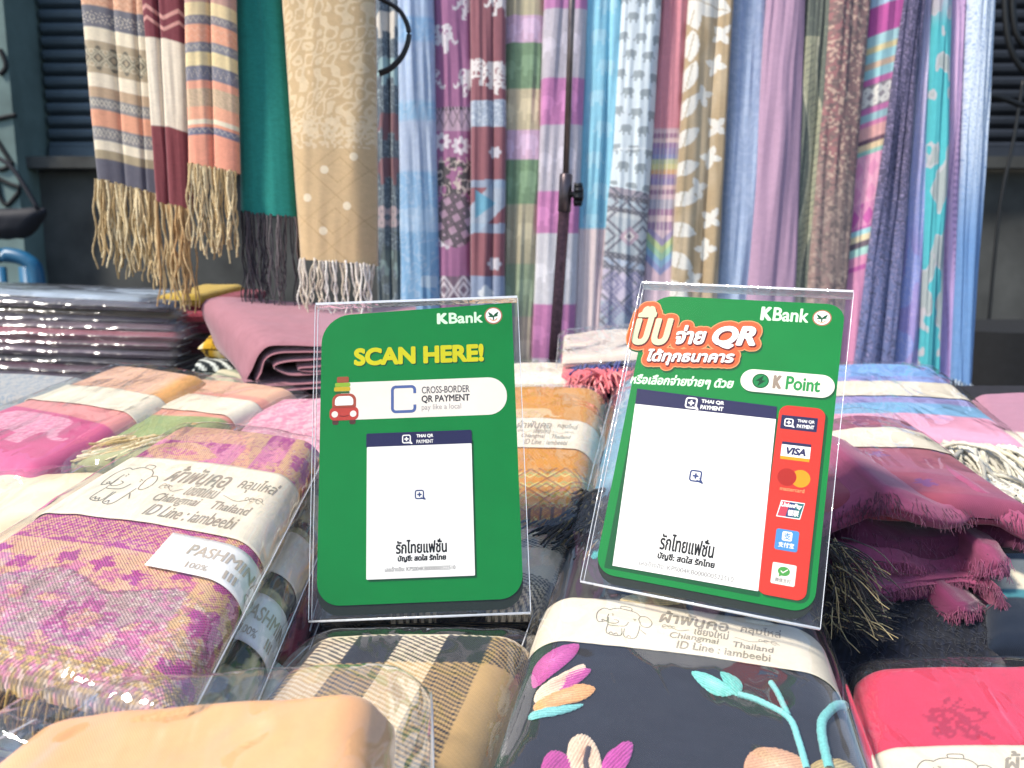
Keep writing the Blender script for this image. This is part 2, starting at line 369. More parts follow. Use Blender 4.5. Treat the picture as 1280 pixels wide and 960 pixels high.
# ------------------------------------------------------------------ folded scarves and their sleeves
class Pillow:
    """a folded cloth: rounded long edges, rounded ends, on any four corners (front left, front right, back right, back left)"""
    def __init__(s, fl, fr, br, bl, h, re=None, dome=.002, amp=.0016, fq=25., seed=0, cr=.03, ridge=False, nfold=0, grv=.0):
        s.c = [np.asarray(q, float) for q in (fl, fr, br, bl)]; s.h = h; s.r = h/2
        s.A = (np.linalg.norm(s.c[1]-s.c[0])+np.linalg.norm(s.c[2]-s.c[3]))/4
        s.L = (np.linalg.norm(s.c[3]-s.c[0])+np.linalg.norm(s.c[2]-s.c[1]))/2
        n = np.cross(s.c[1]+s.c[2]-s.c[0]-s.c[3], s.c[2]+s.c[3]-s.c[0]-s.c[1]); s.n = n/np.linalg.norm(n)
        s.re = re or s.r; s.dome = dome; s.amp = amp; s.fq = fq; s.seed = seed; s.cr = cr; s.ridge = ridge; s.grv = grv; s.nf = nfold
    def X(s, p):
        b = s.A-s.r; q = np.abs(p)
        return np.sign(p)*np.where(q < 1, q*b, np.where(q < 2, b+(q-1)*math.pi*s.r, b+math.pi*s.r+(q-2)*b))
    def P(s, X):
        b = s.A-s.r; q = np.abs(X)
        return np.sign(X)*np.where(q < b, q/b, 1+(q-b)/(math.pi*s.r))
    def pos(s, p, y, off=0.):
        p, y = np.broadcast_arrays(np.asarray(p, float), np.asarray(y, float))
        b = s.A-s.r; q = np.abs(p); sg = np.sign(p)
        ph = np.clip(q-1, 0, 1)*math.pi
        cz = np.cos(ph); sx = np.sin(ph)
        x = sg*np.where(q < 1, q*b, np.where(q < 2, b+s.r*sx, b*(1-(q-2))))
        z = s.r*cz
        x = x+sg*off*sx*(q >= 1); z = z+off*cz
        if s.nf: x = x+sg*s.grv*np.sin(ph*s.nf+1.3*fbm(y*30, y*0, s.seed+3))*sx
        d = np.minimum(y, s.L-y); e = np.clip(d/s.re, 0, 1); scl = np.sqrt(np.maximum(0, 1-(1-e)**2))
        x = x*(1-s.cr*(1-scl)); z = z*(.06+.94*scl)
        top = np.clip(cz, 0, 1)
        no = fbm(x*s.fq, y*s.fq, s.seed, 3)
        if s.ridge: no = .5-2*np.abs(no)
        z = z+s.dome*(1-np.clip(x/s.A, -1, 1)**2)*scl*top+s.amp*no*(.3+.7*top)*(.4+.6*scl)
        yy = y+off*np.where(y < s.L/2, -(1-e), (1-e))
        yy = yy+.5*s.amp*fbm(x*40, z*80+y*5, s.seed+8)*(1-scl)
        u = (x/s.A+1)/2; v = yy/s.L
        u = u[..., None]; v = v[..., None]
        B = (s.c[0]*(1-u)+s.c[1]*u)*(1-v)+(s.c[3]*(1-u)+s.c[2]*u)*v
        return B+s.n*(z-s.r)[..., None]
    def uv(s, px, py):
        """pixel -> (X, y) on the top face"""
        a = np.array([0., s.L/2])
        for _ in range(25):
            g = lambda t: proj(s.pos(s.P(np.array(t[0])), np.array(t[1])))
            r = g(a)-[px, py]; e = 1e-4
            J = np.stack([(g(a+[e, 0])-g(a))/e, (g(a+[0, e])-g(a))/e], 1)
            st = np.linalg.lstsq(J, r, rcond=None)[0]; a = a-np.clip(st, -.04, .04)
            a[0] = np.clip(a[0], -s.A*2, s.A*2); a[1] = np.clip(a[1], -s.L, 2*s.L)
        return a
    def uvs(s, L): return np.array([s.uv(*q) for q in L])
    def base(s): return sum(s.c)/4-s.n*s.h
    def mesh(s, name, mat, parent, colf=None, step=.0012, off=0., cstep=None):
        b = s.A-s.r
        nt_ = max(8, int(2*b/step)); na = max(8, int(math.pi*s.r/step)); nb = max(6, nt_//8)
        p = np.concatenate([np.linspace(-2, -1, na, endpoint=False), np.linspace(-1, 1, nt_, endpoint=False), np.linspace(1, 2, na, endpoint=False), np.linspace(2, 4, nb, endpoint=False)])
        pp = np.where(p > 2, np.where(p <= 3, p, p-6), p)       # bottom right half / left half
        ny = max(12, int(s.L/step)); y = s.L*(.5-.5*np.cos(np.linspace(0, math.pi, ny)))*.35+np.linspace(0, s.L, ny)*.65
        Pm, Ym = np.meshgrid(pp, y)
        V = s.pos(Pm, Ym, off); Xm = s.X(Pm)
        c = colf(Xm, Ym) if colf else None
        return mk(name, V, gridf(ny, len(p), True), mat, parent, c, np.stack([Xm, Ym], -1))
    def patch(s, name, mat, parent, p0, p1, y0, y1, off=.0012, n=(90, 24), th=.0004, slant=0., colf=None):
        """a strip of paper lying round the cloth"""
        p = np.linspace(p0, p1, n[0]); t = np.linspace(0, 1, n[1])
        Pm, Tm = np.meshgrid(p, t); Ym = y0+(y1-y0)*Tm+slant*Pm
        s.paper = lambda p_, t_: off+.0006*np.abs(fbm(p_*3, t_*1.5, s.seed+40))+.00022
        lift = .0006*np.abs(fbm(Pm*3, Tm*1.5, s.seed+40))
        V = s.pos(Pm, Ym, off+lift); Vb = s.pos(Pm, Ym, off+lift-th)
        k = V.shape[0]*V.shape[1]; g = gridf(n[1], n[0]); nx = n[0]; ny = n[1]
        side = []
        for j in range(ny-1):
            for i, rev in ((0, 0), (nx-1, 1)):
                a, bq = j*nx+i, (j+1)*nx+i; side.append((a, bq, bq+k, a+k) if not rev else (bq, a, a+k, bq+k))
        for i in range(nx-1):
            for j, rev in ((0, 1), (ny-1, 0)):
                a, bq = j*nx+i, j*nx+i+1; side.append((a, bq, bq+k, a+k) if not rev else (bq, a, a+k, bq+k))
        return mk(name, np.concatenate([V.reshape(-1, 3), Vb.reshape(-1, 3)]), np.vstack([g, g[:, ::-1]+k, side]), mat, parent)
def grow_quad(c, side, end_f, end_b, up):
    fl, fr, br, bl = c
    n = np.cross(fr-fl, bl-fl); n /= np.linalg.norm(n)
    def ext(a, b, e): d = (b-a)/np.linalg.norm(b-a); return b+d*e
    l2, r2 = ext(fr, fl, side), ext(fl, fr, side); b2, b3 = ext(br, bl, side), ext(bl, br, side)
    f0 = ext(b2, l2, end_f); f1 = ext(b3, r2, end_f); g0 = ext(l2, b2, end_b); g1 = ext(r2, b3, end_b)
    return f0+n*up, f1+n*up, g1+n*up, g0+n*up
def sleeve(pk, parent, side=.005, ef=.012, eb=.012, up=.0025, amp=.0016, seed=5, step=.003, mat=None, fq=16.):
    c = grow_quad(pk.c, side, ef, eb, up)
    b = Pillow(*c, pk.h+up+.001, re=.03, dome=pk.dome+.001, amp=amp, fq=fq, seed=seed+60, cr=.01, ridge=True)
    o = b.mesh('plastic_sleeve', mat or FILM, parent, None, step)
    # welded seam running down the long edge
    y = np.linspace(.002, b.L-.002, 40)
    for pv in (1.45, -1.45):
        mb = MB(); mb.tube(b.pos(np.full(40, pv), y, .0005), .0005, 4); mb.build('sleeve_seam', ACRYL_EDGE, o)
    return b
EL_LINES = [[(115,165),(60,177),(40,150),(45,115),(80,92),(122,98)], [(122,98),(150,88),(195,84)], [(195,84),(197,70),(264,74),(268,92)], [(190,84),(272,93)],
    [(268,92),(306,104),(330,122)], [(118,125),(112,150),(124,174)], [(85,160),(112,171),(150,179),(186,172),(190,160),(160,154)], [(85,160),(78,166),(90,172)], [(120,145),(122,168)],
    [(124,174),(128,190),(200,192),(240,186),(256,164)], [(330,122),(372,120),(406,142),(408,166),(385,184),(350,181),(330,160)], [(330,122),(322,140),(334,160)],
    [(122,190),(126,240),(215,247),(218,205)], [(235,205),(240,250),(305,255),(326,225),(333,180)], [(340,205),(376,226)], [(140,120),(152,124)], [(144,128),(148,132)], [(285,140),(305,143)], [(294,147),(298,150)],
    [(140,240),(152,232),(166,243)], [(172,243),(186,235),(198,246)], [(256,250),(268,242),(282,252)]]
def swirl(c, x0, x1, y, h, wd, flip=False):
    t = np.linspace(0, 1, 40); x = x0+(x1-x0)*t; yy = y+h*.35*np.sin(t*7)*(1-t*.5)
    if flip: x = x1-(x1-x0)*t
    c.stroke(np.stack([x, yy], -1), wd)
    for k, (a, r) in enumerate(((.12, .3), (.3, .22), (.42, .18))):
        xc = x0+(x1-x0)*(1-a if flip else a); th = np.linspace(0, 5.2, 14)
        c.stroke(np.stack([xc+h*r*np.cos(th), y+h*.2+h*r*np.sin(th)], -1), wd)
def band_print(pk, band, y0, y1, x_left, x_right, off=.0024, slant=0., res=11, dark=True):
    """the shop's drawing and lettering on a paper band; 130 x 46 design units"""
    W_, H_ = 130., 46.
    def fn(x, y):
        X = x_left+(x_right-x_left)*x/W_; p = pk.P(X); return pk.pos(p, y0+(y1-y0)*y/H_+slant*p, pk.paper(p, y/H_))
    c = Canvas(0, 0, W_, H_, res)
    for P in EL_LINES:
        Q = smooth_line([((x-38)/375*36+6, (258-y)/190*32+8) for x, y in P], 4); c.stroke(Q, .5)
    printed('elephant_drawing', c, fn, INK, band)
    c = Canvas(0, 0, W_, H_, res)
    c.text('ผ้าพันคอ', (46, 28, 90, 41.5), .24, .25); c.text('คลุมไหล่', (97, 28, 123, 39), .12, .25)
    c.text('เชียงใหม่', (68, 20, 90, 29), .12, .25); swirl(c, 48, 65, 23, 6, .35); swirl(c, 93, 120, 23, 6, .35, True)
    c.text('Chiangmai    Thailand', (53, 12, 116, 19.5), .05, .25); c.text('ID Line : iambeebi', (57, 4, 113, 11.5), .05, .25)
    printed('lettering', c, fn, INKL, band)

def strands(roots, dirs, length, rad, cols, seed=0, n=9, sag=1., jit=.25, sides=5, twist=True, floor=None, wav=0.):
    """loose fringe yarns; returns an MB"""
    rg = np.random.RandomState(seed); mb = MB()
    for k, (r, d) in enumerate(zip(roots, dirs)):
        L = length*rg.uniform(.75, 1.15); P = [np.array(r, float)]; d = np.array(d, float)+rg.normal(0, jit, 3)*.6; d /= np.linalg.norm(d)
        cur = rg.normal(0, jit, 3)
        for i in range(n):
            d = d+np.array([0, 0, -sag*.22])+cur*.22*math.cos(i*1.1+k)+rg.normal(0, jit*.3, 3); d /= np.linalg.norm(d)
            q = P[-1]+d*L/n
            if floor is not None:
                fz = floor(q)
                if q[2] < fz: q[2] = fz+rg.uniform(0, .0012); d[2] = max(d[2], 0)
            P.append(q)
        P = smooth_line(np.array(P), 3); m = len(P); t = np.linspace(0, 1, m)
        rr = rad*(1-.35*t)*(1+(.22*np.sin(np.arange(m)*2.4+k) if twist else 0))
        if wav: ph = rg.uniform(0, 6.28, 2); P = P+(wav*t**.7)[:, None]*np.stack([np.sin(t*rg.uniform(9, 16)+ph[0])-math.sin(ph[0])*0, .6*np.sin(t*13+ph[1]), 0*t], -1)
        c = cols[rg.randint(len(cols))]*rg.uniform(.8, 1.15)
        mb.add(*tube_arr(P, rr, sides), c)
    return mb
def tube_arr(P, r, n):
    m = len(P); T = np.gradient(P, axis=0); T /= np.linalg.norm(T, axis=1)[:, None]+1e-12
    ref = np.array([.31, .2, .93]); A = np.cross(T, ref); A /= np.linalg.norm(A, axis=1)[:, None]+1e-12; B = np.cross(T, A)
    th = np.arange(n)*2*math.pi/n
    V = P[:, None]+np.asarray(r)[:, None, None]*(np.cos(th)[None, :, None]*A[:, None]+np.sin(th)[None, :, None]*B[:, None])
    return V, gridf(m, n, True)

# ================================================================== the setting
def ground():
    m, t, p = nmat('wet_asphalt'); L = t.links.new
    tc = N(t, 'TexCoord'); n1 = N(t, 'TexNoise', i_Scale=3., i_Detail=8.); L(tc.outputs['Object'], n1.inputs['Vector'])
    rp = N(t, 'ValToRGB'); rp.color_ramp.elements[0].color = (.02, .021, .022, 1); rp.color_ramp.elements[1].color = (.075, .072, .07, 1)
    L(n1.outputs['Fac'], rp.inputs[0]); L(rp.outputs[0], p.inputs['Base Color']); p.inputs['Roughness'].default_value = .7
    o = polymesh('street', [(-60, -60, 0), (60, -60, 0), (60, 60, 0), (-60, 60, 0)], [(0, 1, 2, 3)], m); tag(o, kind='structure')
ground()

def shop_front():
    Y = 3.3
    t = thing('shop_front', (0, Y, 0), 'shut shop front behind the stall with grey steel roller shutters over a stained concrete wall', 'building')
    wall = solid('stained_concrete', hx('5c5c58', .6), .9, var=.55, scale=3.2, bump=.6)
    steel = solid('blue_grey_shutter_steel', hx('56656f', .8), .55, metal=.25, var=.25, scale=5)
    dark = solid('dark_shutter_steel', hx('3f444e', .5), .6, metal=.2, var=.3, scale=5)
    pil = solid('grey_green_plaster', hx('7d938e', .75), .85, var=.3, scale=4, bump=.3)
    zb = at(100, 190, Y)[2]
    mb = MB(); mb.box((-4, Y+.02, 0), (4, Y+.3, zb-.02)); mb.box((-4, Y+.16, zb-.02), (4, Y+.3, 4.2))
    for k in range(7): mb.box((-4+k*1.15, Y+.012, .02), (-4+k*1.15+1.14, Y+.0195, .5)); 
    mb.build('wall', wall, t, smooth=False)
    mb = MB(); mb.box((-4, Y-.06, zb-.07), (4, Y+.0, zb-.025)); mb.build('ledge', wall, t, smooth=False)
    def shutter(x0, x1, mat):
        n = 46; hgt = 2.4/n; V = []; 
        prof = [(0, 0), (.012, .25), (.014, .55), (.012, .8), (-.012, .9), (-.012, .98)]
        for k in range(n):
            for dy, f in prof: V += [(x0, Y+.1-dy*1.4, zb+.01+(k+f)*hgt), (x1, Y+.1-dy*1.4, zb+.01+(k+f)*hgt)]
        o = mk('roller_shutter', V, gridf(len(V)//2, 2), mat, t, smooth=False)
        b = MB(); b.box((x0, Y+.07, zb-.018), (x1, Y+.13, zb+.03)); b.build('bottom_rail', mat, o, smooth=False)
    xp = at(35, 100, Y)[0]
    shutter(xp+.02, 1.2, steel); shutter(1.3, 4., dark)
    mb = MB(); mb.box((xp-.75, Y-.12, .6), (xp, Y+.14, 4.2)); mb.build('pillar', pil, t, smooth=False)
    mb = MB(); mb.box((1.21, Y-.03, zb), (1.29, Y+.14, 4.2)); mb.build('guide_rail', dark, t, smooth=False)
    Yg = Y-.124
    for P in ([(0, 62), (6, 75), (7, 85), (0, 93)], [(-8, 150), (8, 146), (20, 144)], [(-6, 172), (12, 200), (15, 205), (2, 212), (-8, 208)], [(-4, 222), (12, 230), (25, 236), (16, 250), (8, 256), (0, 245), (-4, 225)]):
        g = MB(); g.tube(smooth_line([at(x, y, Yg) for x, y in P], 5), .009, 6); g.build('graffiti', solid('black_spray_paint', hx('14181a'), .8), t)
shop_front()

# things standing in front of the shop
def blue_chair():
    Y = 2.75; b = at(18, 345, Y)
    t = thing('plastic_chair', (b[0], Y, 0), 'blue plastic chair whose rounded back shows above the bagged stack', 'chair')
    bl = solid('blue_plastic', hx('2f7fae', .55), .35, var=.08)
    P = smooth_line([at(x, y, Y) for x, y in [(-40, 420), (-36, 345), (-15, 323), (10, 319), (34, 326), (46, 345), (50, 420)]], 6)
    mb = MB(); mb.tube(P, .026, 8); mb.build('backrest', bl, t)
    x0, x1 = P[0, 0], P[-1, 0]; z = .43
    mb = MB()
    for k in range(3): mb.box((x0+.03+k*.09, Y-.02, z+.06), (x0+.07+k*.09, Y-.005, P[:, 2].max()-.04))
    mb.build('back_slats', bl, t)
    mb = MB(); mb.box((x0-.05, Y-.42, z), (x1+.05, Y+.02, z+.035)); mb.build('seat', bl, t, smooth=False)
    for x in (x0-.02, x1+.02):
        for y in (Y-.39, Y-.01):
            mb = MB(); mb.tube([(x, y, 0), (x, y, z+.002)], [.014, .02], 8); mb.build('leg', bl, t)
    for x, rz in ((x0, 0), (x1, 0)):
        mb = MB(); mb.tube([(x, Y, z+.03), (x, Y, P[0, 2]+.01)], .024, 8); mb.build('back_post', bl, t)
blue_chair()
def dark_bundle():
    Y = 2.5; blk = solid('black_canvas', hx('22222a', .8), .7, var=.3, scale=20, bump=.3)
    c = at(10, 275, Y); t = thing('hanging_bag', c, 'flat dark bag hanging at the left beside the grey pillar', 'bag')
    p = Pillow(*[at(x, y, Y) for x, y in ((-60, 300), (30, 298), (57, 258), (-60, 262))], .06, re=.04, dome=.02, amp=.01, fq=8, seed=2, cr=.2)
    p.mesh('bag_body', blk, t, None, .008)
    mb = MB(); mb.tube(smooth_line([at(x, y, Y-.01) for x, y in ((-50, 262), (-30, 200), (10, 205), (48, 262))], 6), .007, 6); mb.build('strap', blk, t)
dark_bundle()
def cables():
    blk = solid('black_rubber', hx('0d0e10'), .5, var=.2)
    Y = 3.0
    for lab, sets in (('thick black cable looped and hanging at the top right in front of the shutter', [[(1256, -40), (1257, 20), (1264, 62), (1282, 90), (1310, 100)], [(1266, -40), (1266, 15), (1274, 50), (1300, 70)]]),
                      ('thin black cord slanting down at the far right before the wall', [[(1279, 100), (1268, 170), (1250, 260), (1236, 400), (1232, 470)]]),
                      ('black cord sagging sideways across the shutter at the right edge', [[(1215, 124), (1240, 120), (1262, 126), (1285, 132), (1330, 120)]])):
        q = [at(x, y, Y) for x, y in sets[0]]
        t = MB()
        for s in sets: t.tube(smooth_line([at(x, y, Y) for x, y in s], 6), .006 if 'thin' in lab else .011, 6)
        tag(t.build('cable', blk), lab, 'cable')
cables()
def crate():
    t = thing('covered_crate', (1.28, 2.35, 0), 'tall crate draped in black cloth behind the hanging scarves at the right', 'crate')
    a = at(1208, 470, 2.1); mb = MB(); zt = at(1240, 415, 2.1)[2]
    n = 60; V = []
    for z in np.linspace(.02, zt, 24):
        for k in range(n):
            th = k/n*2*math.pi; r = .5; f = (abs(math.cos(th))**6+abs(math.sin(th))**6)**(-1/6)
            rr = r*f*(1+.03*math.sin(th*14+3*z)*(1-z/zt))
            V.append((a[0]+.52+rr*math.cos(th), 2.35+rr*.6*math.sin(th), z))
    o = mk('drape', V, gridf(24, n, True), solid('black_cloth', hx('101114'), .9, var=.3, bump=.2), t)
    top = [v for v in V[-n:]]; polymesh('cloth_top', top, [list(range(n))], bpy.data.materials['black_cloth'], t)
crate()

def stall_table():
    t = thing('stall_table', (0, .75, 0), 'stall table under the folded scarves, topped with dark cloth', 'table')
    dk = solid('dark_table_cloth', hx('26252b', .8), .9, var=.25, scale=90, bump=.2); wd = solid('steel_leg', hx('777a7d', .6), .4, metal=.8)
    y0, y1 = .1, .93; dz = -.052
    V = [];
    for z in (0, -.025):
        for x in (-1, 1):
            for y in (y0, y1): V.append((x, y, slope_z(y)+dz+z))
    polymesh('tabletop', V, [(0, 2, 3, 1), (4, 5, 7, 6), (0, 4, 6, 2), (1, 3, 7, 5), (0, 1, 5, 4), (2, 6, 7, 3)], dk, t)
    for x in (-.93, .93):
        for y in (y0+.06, y1-.06):
            mb = MB(); mb.tube([(x, y, 0), (x, y, slope_z(y)+dz-.024)], .016, 8); mb.build('leg', wd, t)
stall_table()
def side_table():
    c = at(-150, 484, .965); z = c[2]-.0135
    t = thing('side_table', (-.58, 1.04, 0), 'dark side table carrying the tall pile of bagged scarves', 'table')
    dk = solid('dark_table_cloth', hx('26252b', .8)); mb = MB(); mb.box((-1.0, .94, z-.03), (-.2, 1.17, z-.004)); mb.build('tabletop', dk, t, smooth=False)
    for x in (-.97, -.23):
        for y in (.97, 1.14): mb = MB(); mb.tube([(x, y, 0), (x, y, z-.03)], .014, 8); mb.build('leg', bpy.data.materials['steel_leg'], t)
side_table()

# ================================================================== hanging scarves
CL = cloth('cloth')
CLF = cloth('fine_cloth', sheen=.3, weave=.0009, wamp=.12, bump=.25)
def atv(px, py, Y):
    d = ((px-640)/F)[..., None]*np.array([1., 0, 0])-((py-480)/F)[..., None]*UP+FW
    return d*(Y/d[..., 1])[..., None]+[0, 0, CZ]
def scarf(label, xt, xb, yb, Y, colf, tilt=0., d=.012, lobes=None, fringe=None, seed=0, nx=64, res=1.2, wob=.003, flare=0., name='hanging_scarf', group='scarves hanging in rows above the stall', top=-230):
    """xt, xb: left and right edge in photo pixels at y=0 and y=yb"""
    lobes = lobes or [(-1, 1)]
    nb = 14; sf = np.linspace(-1, 1, nx); sb = np.linspace(1, -1, nb+2)[1:-1]
    s = np.concatenate([sf, sb]); back = np.concatenate([np.zeros(nx, bool), np.ones(nb, bool)])
    ny = int((yb+40)/res); t0 = np.concatenate([np.linspace(top, -40, 12)[:-1], np.linspace(-40, yb, ny)])
    S, T = np.meshgrid(s, t0); f = T/yb
    py = T+tilt*S*np.clip(f, 0, 1)**2+1.2*fbm(S*2, T*0, seed+3)*np.clip(f, 0, 1)**6
    cx = (xt[0]+xt[1])/2*(1-f)+(xb[0]+xb[1])/2*f; hw = ((xt[1]-xt[0])*(1-f)+(xb[1]-xb[0])*f)/2
    px = cx+S*hw+1.1*fbm(T*.012+seed, S*.5, seed+4)
    prof = np.zeros_like(S)
    for a, b in lobes:
        u = np.clip(np.abs((S-(a+b)/2)/((b-a)/2)), 0, 1); prof = np.maximum(prof, np.sqrt(1-u**4))
    dep = d*prof*(.85+.15*np.sin(T*.01+seed))+wob*fbm(S*2.6+.8*np.sin(T*.004+seed), T*.005, seed, 2)*np.sqrt(np.maximum(0, 1-S**6))
    dep = np.where(back[None, :], -.5*d*np.sqrt(np.maximum(0, 1-S**4)), dep)
    V = atv(px, py, Y+0*px); V[..., 1] -= dep
    c = colf(S*hw, py, S)
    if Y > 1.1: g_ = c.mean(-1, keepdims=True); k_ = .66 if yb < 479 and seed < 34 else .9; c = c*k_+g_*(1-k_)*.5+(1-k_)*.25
    uv = np.stack([S*hw*Y/F, -py*Y/F], -1)
    Pc = at(cx[-1, 0], yb, Y)
    g = thing(name, Pc, label, 'scarf', group)
    Fq = gridf(len(t0), nx+nb, True)
    bot = (len(t0)-1)*(nx+nb)
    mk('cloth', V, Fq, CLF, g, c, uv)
    if fringe:
        n, ln, rad, cols, kw = fringe
        rg = np.random.RandomState(seed+50); k = rg.uniform(0, nx-1, n); k = np.sort(k).astype(int)
        roots = V[-1, k]+np.stack([rg.normal(0, .001, n), rg.uniform(-.004, .001, n), rg.uniform(-.0, .003, n)], -1)
        tw = np.sort(rg.uniform(-1, 1, n))
        mb = strands(roots, [(rg.normal(0, .05), 0, -1) for _ in range(n)], ln, rad, [hx(q) for q in cols], seed, sag=1.2, **kw)
        mb.build('fringe', YARN, g, True)
    return g
def heather(c, x, y, amt=.12, seed=0, fx=.25, fy=1.1):
    return c*(1+amt*fbm(x*fx, y*fy, seed)+amt*.6*fbm(x*1.3, y*.4, seed+9))[..., None]
H = hx
YL = .95
def c_stripe(x, y, s):
    yy = y-7*s-1.5*np.sin(s*3)
    c = bands(yy, [(16, H('e0b090')), (43, H('76747a')), (60, H('e8d9bd')), (100, H('b3a186')), (117, H('e9dac0')), (130, H('bda184')), (145, H('8d8a88')), (166, H('e2a283')), (183, H('8a8787')), (195, H('e6d8be')), (206, H('a9997c')), (300, H('62606a'))], 1.)
    z = ((yy > 66) & (yy < 96))*diamonds(x, yy-66, 17, 30, .25); c = mixc(c, H('55564f'), z*.8); c = mixc(c, H('ded2b4'), ((yy > 70) & (yy < 92))*(diamonds(x+8, yy-66, 17, 15, .2))*.6)
    for y0, h in ((131, 12), (167, 14), (22, 18)):
        m = (yy > y0) & (yy < y0+h); c = mixc(c, H('ddd0b8'), m*np.maximum(zig(x, yy, 10, h-4, y0+2, 1.1), zig(x+5, yy, 10, h-4, y0+2, 1.1))*.75)
    m = (yy > 0) & (yy < 16); c = mixc(c, H('c9896a'), m*zig(x, yy % 8, 9, 5, 1, 1.4)*.5)
    return heather(c, x, y, .1, 1)
def c_maroon(x, y, s):
    yy = y-5*s-3*np.abs(s)
    c = bands(yy, [(51, H('7d3f47')), (160, H('e6d8c2')), (400, H('824449'))], 1.)
    m = yy < 50; c = mixc(c, H('d9a196'), m*(np.maximum(zig(x, yy, 40, 14, 12, 3.4), zig(x, yy, 40, 14, 26, 3.)))*.9)
    return heather(c, x, y, .12, 2)
def c_peach(x, y, s):
    yy = y-6*np.abs(s-.05)-4*s
    c = bands(yy, [(6, H('c59a8b')), (22, H('e8cfa0')), (33, H('8d8689')), (55, H('edaa8a')), (67, H('8e8c90')), (84, H('e9d3a2')), (102, H('82808a')), (112, H('eaa88c')), (134, H('d5b899')), (150, H('efae8e')), (156, H('e9dcc0')), (160, H('eaa183')), (169, H('78798a')), (300, H('ea9f84'))], .8)
    for y0, h in ((23, 9), (57, 8), (86, 14), (160, 8)):
        m = (yy > y0) & (yy < y0+h); c = mixc(c, H('d9ccb4'), m*zig(x, yy, 7, h-3, y0+1, 1.)*.6)
    m = (yy > 112) & (yy < 134); c = mixc(c, H('b29f80'), m*(damask(x, yy, 8, 3) > .6)*.5)
    m = (yy > 36) & (yy < 54); c = mixc(c, H('f2c4a4'), m*zig(x, yy % 9, 8, 5, 1, .9)*.6)
    return heather(c, x, y, .1, 3)
def c_teal(x, y, s): return heather(fill(x, H('27857a', .95)), x, y, .2, 4)
def c_damask(x, y, s):
    c = fill(x, H('c7ab83')); d = damask(x, y, 30, 7)
    m = (d > .55)*(y < 178+8*s)*(y > -300); c = mixc(c, H('dcc6a2'), m*.85)
    m = ((y > 150) & (y < 190))*((vn(x*.35, y*.35, 3) > .5))*.7; c = mixc(c, H('dbc7a6'), m)
    yb_ = y > 185; g = diamonds(x*.8+y*.1, y-185, 58, 62, .035)*yb_; c = mixc(c, H('ab8d66'), g*.6)
    for cx, cy in ((-8, 216), (18, 260), (-12, 290), (28, 200), (-30, 250)): c = mixc(c, H('e4d4b6'), ss(5.5, 4.5, np.hypot(x-cx, y-cy)))
    return heather(c, x, y, .08, 5)
FR = ['d8c193', 'cbb081', 'e0cda3', 'b89b6a']
scarf('cream and blue-grey striped scarf with diamond bands, first from the left', (103, 196), (124, 207), 236, YL, c_stripe, 10, .012, [(-1, -.1), (-.15, .55), (.5, 1)], (60, .098, .0014, FR, dict(jit=.15, n=12, wav=.0022)), 1)
scarf('maroon and cream scarf with long tan fringe, beside the striped one', (180, 236), (197, 242), 258, YL-.02, c_maroon, 5, .012, [(-1, -.28), (-.3, 1)], (40, .105, .0013, ['c9a877', 'b8915f', 'd6bb8a'], dict(jit=.12, n=12, wav=.0022)), 2)
scarf('peach and yellow banded scarf in two folds with tasselled fringe', (232, 296), (237, 301), 212, YL-.045, c_peach, 6, .014, [(-1, .0), (0, 1)], (44, .09, .0014, FR, dict(jit=.12, n=12, wav=.0022)), 3)
scarf('plain teal green scarf with dark grey fringe', (295, 354), (303, 376), 270, YL-.02, c_teal, 4, .02, None, (50, .105, .0010, ['4a4347', '39343a', '6a6062', '2c282c'], dict(jit=.1, n=12, wav=.0022)), 4)
scarf('wide beige damask scarf with white knotted fringe', (353, 470), (377, 473), 328, YL-.03, c_damask, 4, .03, None, (40, .06, .0012, ['e6dccb', 'efe8dc', 'cbbda6'], dict(jit=.22, n=12, wav=.0022)), 5, nx=100)

YB = 1.22
def c_navyele(x, y, s):
    c = fill(x, H('3c5468')); d = damask(x, y, 26, 11); c = mixc(c, H('a9bfc4'), (np.abs(d-.5) < .1)*.8)
    for cy, col in ((35, 'd8cdbd'), (92, '8fb8bd'), (160, '7d3a4a'), (215, '7d3a4a'), (330, '6f8f8f')):
        c = mixc(c, H(col), elephant(x, y, 4, cy, 30, -34, cy % 2 == 0))
    m = (y > 258) & (y < 285); c = mixc(c, H('b39aa0'), m*diamonds(x, y-258, 14, 14, .4)); c = mixc(c, H('2c4448'), (y > 290)*(vn(x*.2, y*.1, 5) > .55)*.8)
    return c
def c_lblue(x, y, s):
    c = bands(y, [(25, H('a9c4ea')), (55, H('7cb9ec')), (128, H('a6c2ea')), (152, H('7fbbe9')), (215, H('a9c0e6')), (262, H('6fb0e4')), (290, H('93c0ea')), (600, H('5ba6dd'))], 3)
    c = mixc(c, H('c6d8f0'), (damask(x, y, 22, 13) > .8)*.35*(y > 30)); return mixc(c, H('b9d4ee'), (np.abs(y-352) < 7)*(np.abs(x-12) < 10)*.9)
